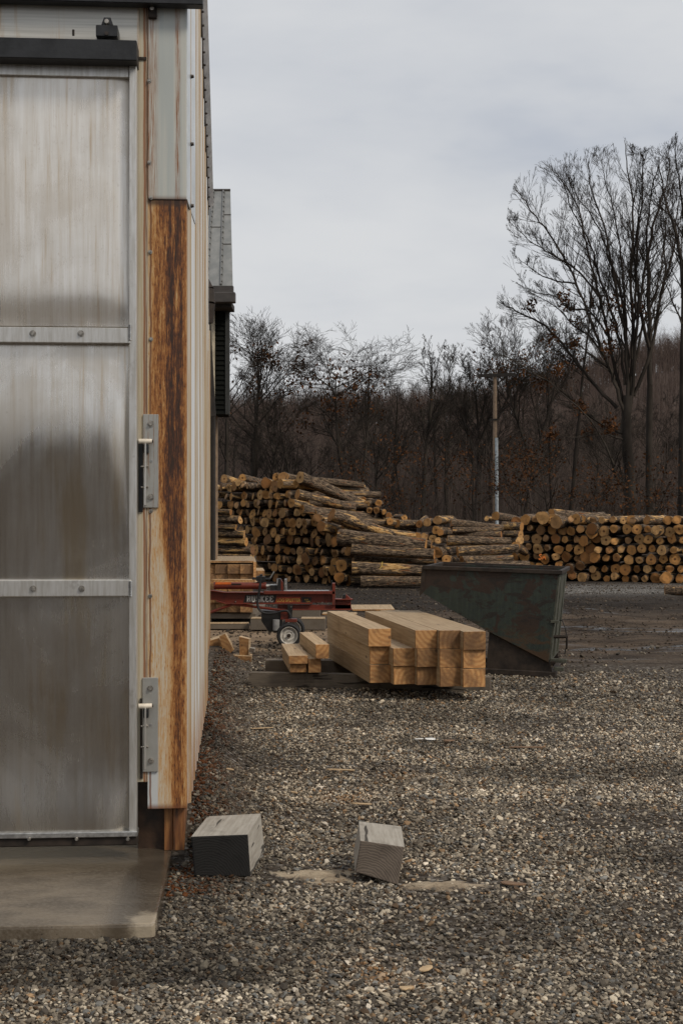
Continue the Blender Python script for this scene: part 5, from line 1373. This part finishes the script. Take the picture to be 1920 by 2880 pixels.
# ================================================================ TREES
class Tree:
    def __init__(s, seed): s.r = random.Random(seed); s.a = []; s.tips = []
    def seg(s, p, q, r0, r1): s.a.append((p.x, p.y, p.z, q.x, q.y, q.z, r0, r1))
    def grow(s, p, d, L_, r_, lev, up=.10, wig=.12, kids=(0, 7, 5, 4, 3), ang=.75, minr=.006, ratio=.58):
        n = max(2, int(6-lev*.8)) if lev else 10
        st = L_/n; rr = r_; rnd = s.r; maxlev = len(kids)
        nk = kids[lev] if lev < maxlev else 0
        ks = sorted(rnd.uniform(.18, 1.0) for _ in range(nk)); ki_ = 0
        for i in range(n):
            d = (d+Vector((rnd.uniform(-wig, wig), rnd.uniform(-wig, wig), rnd.uniform(-wig*.6, wig)+up*(.5 if lev else .2)))).normalized()
            q = p+d*st; r1 = max(minr*.7, r_*(1-.80*(i+1)/n))
            s.seg(p, q, rr, r1)
            while ki_ < nk and ks[ki_] <= (i+1)/n:
                t = ks[ki_]*n-i; b = p.lerp(q, max(0, min(1, t))); side_ = d.orthogonal().normalized()
                side_.rotate(Matrix.Rotation(rnd.uniform(0, 6.283), 3, d)); a_ = ang*rnd.uniform(.6, 1.25)
                nd = (d*math.cos(a_)+side_*math.sin(a_)).normalized()
                s.grow(b, nd, L_*ratio*rnd.uniform(.7, 1.15)*(1.15-.45*ks[ki_]), max(minr, rr*rnd.uniform(.46, .66)), lev+1, up, wig*1.12, kids, ang, minr, ratio)
                ki_ += 1
            p, rr = q, r1
        s.tips.append(p)
    def mesh(s, name, mat, parent=None, sides=3, origin=Vector((0, 0, 0))):
        A = np.array(s.a); p = A[:, :3]-np.array(origin); q = A[:, 3:6]-np.array(origin); r0, r1 = A[:, 6], A[:, 7]
        d = q-p; d /= np.linalg.norm(d, axis=1)[:, None]+1e-9
        ref = np.where(np.abs(d[:, 2:3]) > .9, np.array([[1., 0, 0]]), np.array([[0, 0, 1.]]))
        u = np.cross(d, ref); u /= np.linalg.norm(u, axis=1)[:, None]; w_ = np.cross(d, u)
        V = []
        for k in range(sides):
            t = 2*np.pi*k/sides; V.append(p+(u*math.cos(t)+w_*math.sin(t))*r0[:, None])
        for k in range(sides):
            t = 2*np.pi*k/sides; V.append(q+(u*math.cos(t)+w_*math.sin(t))*r1[:, None])
        V = np.stack(V, 1).reshape(-1, 3); base = (np.arange(len(A))*2*sides)[:, None, None]
        f = np.array([(k, (k+1) % sides, sides+(k+1) % sides, sides+k) for k in range(sides)])[None]
        o = rawmesh(name, V, (base+f).reshape(-1, 4), [mat], smooth=True); o.parent = parent; return o
def leaves(name, centers, spread, n, size, parent, rnd, origin=Vector((0, 0, 0))):
    C_ = np.array([tuple(c) for c in centers]); idx = rnd.integers(0, len(C_), n)
    c = C_[idx]+rnd.normal(0, spread, (n, 3))-np.array(origin)
    a = rnd.normal(0, 1, (n, 3)); a /= np.linalg.norm(a, axis=1)[:, None]; b = rnd.normal(0, 1, (n, 3)); b = np.cross(a, b); b /= np.linalg.norm(b, axis=1)[:, None]
    sz_ = (size*rnd.uniform(.6, 1.4, n))[:, None]
    V = np.stack([c-a*sz_, c+b*sz_*.55, c+a*sz_, c-b*sz_*.55], 1).reshape(-1, 3)
    o = rawmesh(name, V, np.arange(n*4).reshape(-1, 4), [M['leaf']]); o.parent = parent; return o
def std_tree(px, d, top_py, label, seed, spread=1.0, kids=(13, 6, 5, 4), ang=.7, up=.13, mat='tree', r0=None, group=None, lean=0.0, leaf=0, forks=1, clear=.3, name='bare_tree'):
    base = P(px, 1440, d); base.z = 0
    if d > 95: base.z = hillz(base.x, d)-.2
    ht = H+(1440-top_py)/F*d-base.z
    r0 = r0 or ht*.0165
    e = empty(name, base); tag(e, label, 'tree', group)
    T = Tree(seed); rnd = T.r
    z0 = Vector((0, 0, -.3)); dv = Vector((lean, rnd.uniform(-.05, .05), 1)).normalized()
    # trunk
    p = z0; rr = r0; n = 7; hh_ = ht*clear
    for i in range(n):
        dv = (dv+Vector((rnd.uniform(-.05, .05), rnd.uniform(-.05, .05), .02))).normalized(); q = p+dv*((hh_+.3)/n); r1 = r0*(1-.28*(i+1)/n)
        T.seg(p, q, rr*(1.25 if i == 0 else 1), r1); p, rr = q, r1
    TK = T.mesh('trunk', M[mat], e, 7)
    C = Tree(seed+1)
    for f in range(forks):
        a = 6.28*f/forks+rnd.uniform(0, 1); dv2 = dv if forks == 1 else (dv+Vector((math.cos(a)*.32*spread, math.sin(a)*.32, 0))).normalized()
        C.grow(p, dv2, ht*(1-clear)*(1.0 if f == 0 else rnd.uniform(.75, .95)), rr*(1 if forks == 1 else .72), 0, up, .05, kids, ang, .0066*d/60, .50*spread)
    # scale crown so that it reaches the photo height
    zmax = max(a[5] for a in C.a); s_ = (ht-p.z)/(zmax-p.z)
    C.a = [(a[0], a[1], p.z+(a[2]-p.z)*s_, a[3], a[4], p.z+(a[5]-p.z)*s_, a[6], a[7]) for a in C.a]
    C.mesh('crown', M[mat], e)
    if leaf:
        rr_ = np.random.default_rng(seed); c_ = [Vector((t.x, t.y, p.z+(t.z-p.z)*s_)) for t in C.tips]; c_.sort(key=lambda v: v.z); c_ = c_[:int(len(c_)*.6)]
        cs = [c_[i] for i in rr_.integers(0, len(c_), max(20, leaf//18))]
        leaves('dead_leaves', cs, .22, leaf, .085, e, rr_)
    return e
std_tree(712, 68, 868, 'bare tree with a rounded top just right of the barn', 11, 1.15, (15, 7, 6, 4), .62, .14, lean=-.01, clear=.36, leaf=500)
std_tree(985, 66, 903, 'wide bare tree in the centre with heavy low limbs', 23, 1.25, (15, 7, 6, 5), .85, .10, lean=-.05, clear=.30, leaf=900)
std_tree(1005, 72, 960, 'slender bare tree leaning right of the wide central one', 37, .8, (11, 6, 5, 4), .55, .16, lean=.12, clear=.3)
std_tree(1105, 84, 1010, 'small bare tree in the gap right of the centre', 39, 1.0, (11, 6, 5, 4), .7, .13, clear=.3)
std_tree(1188, 74, 948, 'upright narrow bare tree left of the utility pole', 41, .8, (15, 7, 5, 4), .5, .2, clear=.34)
std_tree(1335, 84, 872, 'bare tree with spiky fan of twigs behind the utility pole', 53, 1.0, (14, 6, 5, 4), .55, .2, clear=.34, forks=3)
std_tree(1500, 82, 832, 'dense twiggy bare tree right of the utility pole', 67, 1.05, (17, 7, 6, 4), .55, .2, clear=.32, forks=2, leaf=900)
std_tree(1596, 66, 640, 'very slim tall bare tree between the twiggy and the big one', 71, .35, (12, 5, 4), .6, .1, clear=.4, r0=.11)
std_tree(800, 80, 985, 'bare tree left of the wide central one', 79, 1.0, (12, 6, 5, 4), .65, .12, clear=.3)
std_tree(640, 62, 930, 'bare tree partly hidden behind the barn edge', 83, .9, (12, 6, 5, 4), .65, .12, clear=.3)
std_tree(1255, 92, 985, 'low bare tree behind the narrow one', 89, 1.0, (12, 6, 5, 4), .65, .12, clear=.3)

# the big many-stemmed tree on the right
def Rr(x, y): return 1220+x*.4888, 350+y*.4888
def stem_tree(name, label, base_px, d0, stems, seed, mat='tree', leaf=0, leafbox=None, trunk=None):
    base = P(base_px, 1440, d0); base.z = 0; e = empty(name, base); tag(e, label, 'tree')
    T = Tree(seed); TR_ = Tree(seed+5); rnd = T.r
    rr_ = np.random.default_rng(seed)
    if trunk:
        pts_, ra, rb = trunk; q = [P(*Rr(x, y), d0)-base for x, y in pts_]; q[0].z = -.3; q = smooth_path(q, 4)
        for i in range(len(q)-1): TR_.seg(q[i], q[i+1], ra+(rb-ra)*i/(len(q)-1), ra+(rb-ra)*(i+1)/(len(q)-1))
        TR_.mesh('trunk', M[mat], e, 9)
    for (pts_, ra, dd, dens) in stems:
        n = len(pts_); q = [P(*Rr(x, y), d0+dd*(i/(n-1))**1.3)-base for i, (x, y) in enumerate(pts_)]
        q = smooth_path(q, 4); m = len(q)-1
        q = [v+Vector((rnd.uniform(-.05, .05), rnd.uniform(-.05, .05), rnd.uniform(-.03, .03))) if 0 < i else v for i, v in enumerate(q)]
        tot = sum((q[i+1]-q[i]).length for i in range(m))
        for i in range(m):
            t0, t1 = i/m, (i+1)/m; r0 = ra*(1-.88*t0**.9); r1 = ra*(1-.88*t1**.9); T.seg(q[i], q[i+1], r0, r1)
            if t0 > .12:
                for _ in range(dens):
                    if rnd.random() > .60: continue
                    dv = (q[i+1]-q[i]).normalized(); side_ = dv.orthogonal().normalized(); side_.rotate(Matrix.Rotation(rnd.uniform(0, 6.283), 3, dv)); a_ = rnd.uniform(.35, .8)
                    nd = (dv*math.cos(a_)+side_*math.sin(a_)).normalized(); b = q[i].lerp(q[i+1], rnd.random())
                    T.grow(b, nd, tot*(1-t0*.7)*rnd.uniform(.16, .30), r0*.40, 1, .12, .06, (0, 5, 3, 2), .48, .0055, .50)
        T.grow(q[-1], (q[-1]-q[-2]).normalized(), 1.2, ra*.12, 2, .1, .07, (0, 0, 4, 2), .5, .0055, .5)
    env = [(1380, 990), (1400, 800), (1430, 560), (1450, 500), (1530, 450), (1600, 425), (1700, 410), (1755, 385), (1800, 420), (1880, 400), (1900, 370), (2400, 370)]
    def inside(a):
        x, y, z = a[3]+base.x, a[4]+base.y, a[5]; px = 960+F*x/y; py = 1440-F*(z-H)/y
        return py > interp(env, px)-8+(rnd.random()*14)
    T.a = [a for a in T.a if inside(a)]
    T.mesh('crown', M[mat], e, 4 if len(T.a) < 30000 else 3)
    print(name, len(T.a))
    if leaf:
        cs = []
        segs = [a for a in T.a if a[6] < .05]
        for _ in range(leaf//12):
            a = rnd.choice(segs); v = Vector(a[3:6])
            if leafbox(v): cs.append(v)
        if cs: leaves('dead_leaves', cs, .16, leaf, .075, e, rr_)
    return e
stem_tree('bare_tree', 'huge bare tree on the right with many stems fanning from one trunk', 1773, 60, [
    ([(1110, 1750), (1050, 1530), (985, 1340), (905, 1150), (820, 920), (740, 760), (650, 620), (560, 500), (490, 400), (455, 350)], .10, -3, 3),
    ([(1100, 1700), (1060, 1500), (1000, 1220), (950, 1000), (880, 740), (840, 520), (760, 360), (680, 270)], .10, 2, 3),
    ([(1110, 1650), (1100, 1250), (1040, 930), (985, 640), (905, 380), (885, 200)], .10, -1, 3),
    ([(1120, 1650), (1140, 1250), (1130, 850), (1142, 520), (1115, 260), (1098, 95)], .11, 3, 3),
    ([(1130, 1600), (1165, 1150), (1215, 780), (1232, 520), (1262, 320), (1300, 200)], .09, -3, 3),
    ([(1080, 1775), (920, 1700), (730, 1530), (570, 1430), (430, 1345), (330, 1320)], .085, -2, 3),
    ([(1050, 1630), (890, 1460), (770, 1310), (640, 1160), (500, 1090), (400, 1030), (330, 965)], .095, 1, 3),
    ([(1130, 2120), (1055, 2040), (985, 1860), (860, 1660), (720, 1540), (600, 1420)], .09, -3, 2),
    ([(1150, 1560), (1250, 1300), (1310, 950), (1375, 720), (1400, 500), (1425, 300)], .10, 2, 3),
    ([(950, 1000), (840, 860), (700, 760), (590, 700), (500, 620), (450, 570)], .06, -4, 3),
    ([(820, 920), (700, 900), (600, 860), (520, 800), (460, 740)], .05, -2, 3),
    ([(1000, 1220), (900, 1080), (790, 1060), (690, 990), (560, 960), (500, 880)], .055, -1, 3),
    ([(1100, 1250), (1080, 1000), (1000, 760), (930, 560), (830, 420), (745, 200)], .08, 4, 3),
    ([(1095, 1500), (1060, 1220), (960, 900), (900, 700), (800, 500), (735, 330), (650, 240)], .075, -2, 3),
    ([(1115, 1400), (1095, 1050), (1075, 760), (1040, 520), (985, 330), (960, 190)], .075, 2, 3),
    ([(1135, 1350), (1160, 980), (1150, 700), (1180, 420), (1160, 200)], .07, -4, 3),
    ([(1060, 1530), (940, 1280), (800, 1150), (700, 1050), (620, 1000), (540, 960)], .06, 3, 3),
    ([(1140, 1450), (1200, 1150), (1290, 900), (1330, 640), (1340, 400), (1380, 240)], .07, 1, 3),
    ([(1100, 1820), (960, 1780), (800, 1800), (660, 1790)], .05, -3, 2)],
    101, leaf=1500, leafbox=lambda v: v.z < 10.8 and abs(v.x) < 5.5, trunk=([(1130, 2260), (1125, 2050), (1108, 1850), (1105, 1700), (1112, 1560)], .25, .19))
stem_tree('bare_tree', 'straight double stemmed bare tree right behind the huge one', 1828, 63, [
    ([(1240, 1500), (1240, 1200), (1232, 920), (1235, 700), (1290, 480), (1345, 300), (1350, 180)], .12, 2, 3),
    ([(1240, 1300), (1180, 1050), (1160, 760), (1190, 480), (1200, 230), (1190, 160)], .09, -2, 3),
    ([(1240, 1250), (1300, 1000), (1330, 760), (1300, 560), (1262, 330)], .07, 3, 2)], 131, leaf=900, leafbox=lambda v: v.z < 9.5, trunk=([(1238, 2260), (1235, 1900), (1240, 1500)], .17, .13))
stem_tree('bare_tree', 'bare tree cut by the right edge of the view', 1918, 58, [
    ([(1430, 1250), (1425, 900), (1400, 650), (1340, 480), (1300, 300), (1280, 200)], .11, 2, 3),
    ([(1428, 1000), (1440, 700), (1420, 450), (1395, 250), (1385, 60)], .085, -2, 3),
    ([(1425, 1150), (1380, 1050), (1330, 900), (1290, 860)], .05, 1, 3)], 151, trunk=([(1425, 2260), (1430, 1800), (1432, 1500), (1430, 1250)], .2, .12))

# smaller trees with dead brown leaves in front of the wood
def leafy(px, d, top, seed, label, n=2200, kids=(12, 6, 4)):
    e = std_tree(px, d, top, label, seed, 1.15, kids, .95, .03, 'tree', clear=.16, name='oak_sapling', group='young trees holding dead leaves')
    cr = [c for c in e.children if c.name.startswith('crown')][0]
    v = np.empty(len(cr.data.vertices)*3, np.float32); cr.data.vertices.foreach_get('co', v); v = v.reshape(-1, 3); rr_ = np.random.default_rng(seed); idx = rr_.integers(0, len(v), n//14)
    leaves('dead_leaves', v[idx], .20, int(n*.2), .060, e, rr_)
leafy(1060, 58, 1215, 201, 'brown leaved young oak below the central trees', 2600)
leafy(1140, 60, 1300, 203, 'low brown leaved oak left of the pole', 1500)
leafy(1330, 57, 1230, 205, 'brown leaved oak hanging just left of the pole', 1800)
leafy(1470, 56, 1215, 207, 'dense brown leaved oak right of the pole', 3000)
leafy(1560, 58, 1260, 209, 'brown leaved oak between the pole and the huge tree', 2000)
leafy(1660, 54, 1300, 211, 'brown leaved sapling left of the huge trunk', 1300)
leafy(1850, 52, 1270, 213, 'brown leaved sapling right of the huge trunk', 2200)
leafy(1720, 56, 1330, 215, 'low brown leaved sapling at the foot of the huge tree', 1300)

# a row of smaller bare trees behind, copies of four
fill = [std_tree(600+i*20, 80, 1080, 'smaller bare tree in the tangled row behind the larger ones', 300+i, 1.1, (11, 6, 4, 3), .6, .13, clear=.25, group='smaller bare trees in the row behind') for i in range(4)]
def at_px(o, px, d, top, k):
    b = P(px, 1440, d); b.z = 0; o.location = b; s_ = (H+(1440-top)/F*d)/(H+360/F*80); o.scale = (s_*k, s_*k, s_); o.rotation_euler = (0, 0, random.uniform(0, 6.28))
frnd = random.Random(5)
for i in range(32):
    src = fill[i % 4]
    if i < 4: o = src
    else:
        o = src.copy(); COL.objects.link(o)
        for ch in src.children:
            c = ch.copy(); COL.objects.link(c); c.parent = o
    px = 590+i*42+frnd.uniform(-12, 12); at_px(o, px, frnd.uniform(70 if abs(px-1392) < 70 else 62, 90), frnd.uniform(1070, 1200), frnd.uniform(.8, 1.2))
# woods : one mass of thin trees nobody could count
WD = Tree(900); rnd = WD.r
def sap(base, ht, r_, n1, n2, spread=.3):
    d = Vector((rnd.uniform(-.1, .1), rnd.uniform(-.1, .1), 1)).normalized(); p = base; n = 5; rr = r_
    for i in range(n):
        d = (d+Vector((rnd.uniform(-.07, .07), rnd.uniform(-.07, .07), 0))).normalized(); q = p+d*ht/n; r1 = r_*(1-.8*(i+1)/n); WD.seg(p, q, rr, r1)
        if i >= 1 or ht < 4:
            for _ in range(n1):
                a = rnd.uniform(0, 6.28); b = p.lerp(q, rnd.random()); dd = Vector((math.cos(a)*rnd.uniform(.4, 1), math.sin(a)*.6, rnd.uniform(.4, 1.2))).normalized(); l = ht*spread*rnd.uniform(.35, 1)*(1.2-.15*i)
                m_ = b+dd*l*.5; dd = (dd+Vector((0, 0, .5))).normalized(); e_ = m_+dd*l*.5; WD.seg(b, m_, rr*.4, rr*.28); WD.seg(m_, e_, rr*.28, rr*.1)
                for _ in range(n2):
                    o_ = b.lerp(e_, rnd.uniform(.3, 1)); k_ = Vector((rnd.uniform(-1, 1), rnd.uniform(-.6, .6), rnd.uniform(.1, 1.1))).normalized(); WD.seg(o_, o_+k_*l*rnd.uniform(.25, .5), rr*.16, rr*.07)
        p, rr = q, r1
for _ in range(560):
    d = rnd.uniform(64, 98); px = rnd.uniform(560, 2000); lim = 1190
    b = P(px, 1440, d); b.z = -.1; ht = rnd.uniform(3.0, 1.0+(1440-lim)/F*d+.6); sap(b, ht, .012+ht*.006, 4, 4, .34)
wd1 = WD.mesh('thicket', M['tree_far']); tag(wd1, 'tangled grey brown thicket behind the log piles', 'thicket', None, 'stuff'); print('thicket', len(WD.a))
WD.a = []
for _ in range(4200):
    d = 97+abs(rnd.gauss(0, 1))*55 if rnd.random() < .65 else rnd.uniform(205, 245)
    if d > 245: continue
    px = rnd.uniform(540, 2010); b = P(px, 1440, d); b.z = hillz(b.x, d)-.3
    ht = rnd.uniform(4.0, 6.5); sap(b, ht, .055*d/130, 4, 3, .55)
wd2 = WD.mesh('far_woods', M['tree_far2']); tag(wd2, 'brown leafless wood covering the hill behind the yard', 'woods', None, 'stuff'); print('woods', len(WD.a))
for o in COL.objects:
    if o.parent is None and 'category' in o.keys() and 'kind' not in o.keys(): o['kind'] = 'thing'

# thicket copies added unseen behind the viewer, to darken what the door mirrors
wd3 = wd1.copy(); COL.objects.link(wd3); wd3.rotation_euler = (0, 0, math.pi); wd3.scale = (1, 1, 1.7); wd3.location = (-6, 25, 0)
tag(wd3, 'leafless tree belt added unseen behind the viewer for the door reflection', 'thicket', None, 'stuff')
wd4 = wd1.copy(); COL.objects.link(wd4); wd4.rotation_euler = (0, 0, math.pi*1.0); wd4.scale = (1.3, 1.1, 1.9); wd4.location = (8, 20, 0)
tag(wd4, 'second leafless tree belt added unseen farther behind the viewer', 'thicket', None, 'stuff')
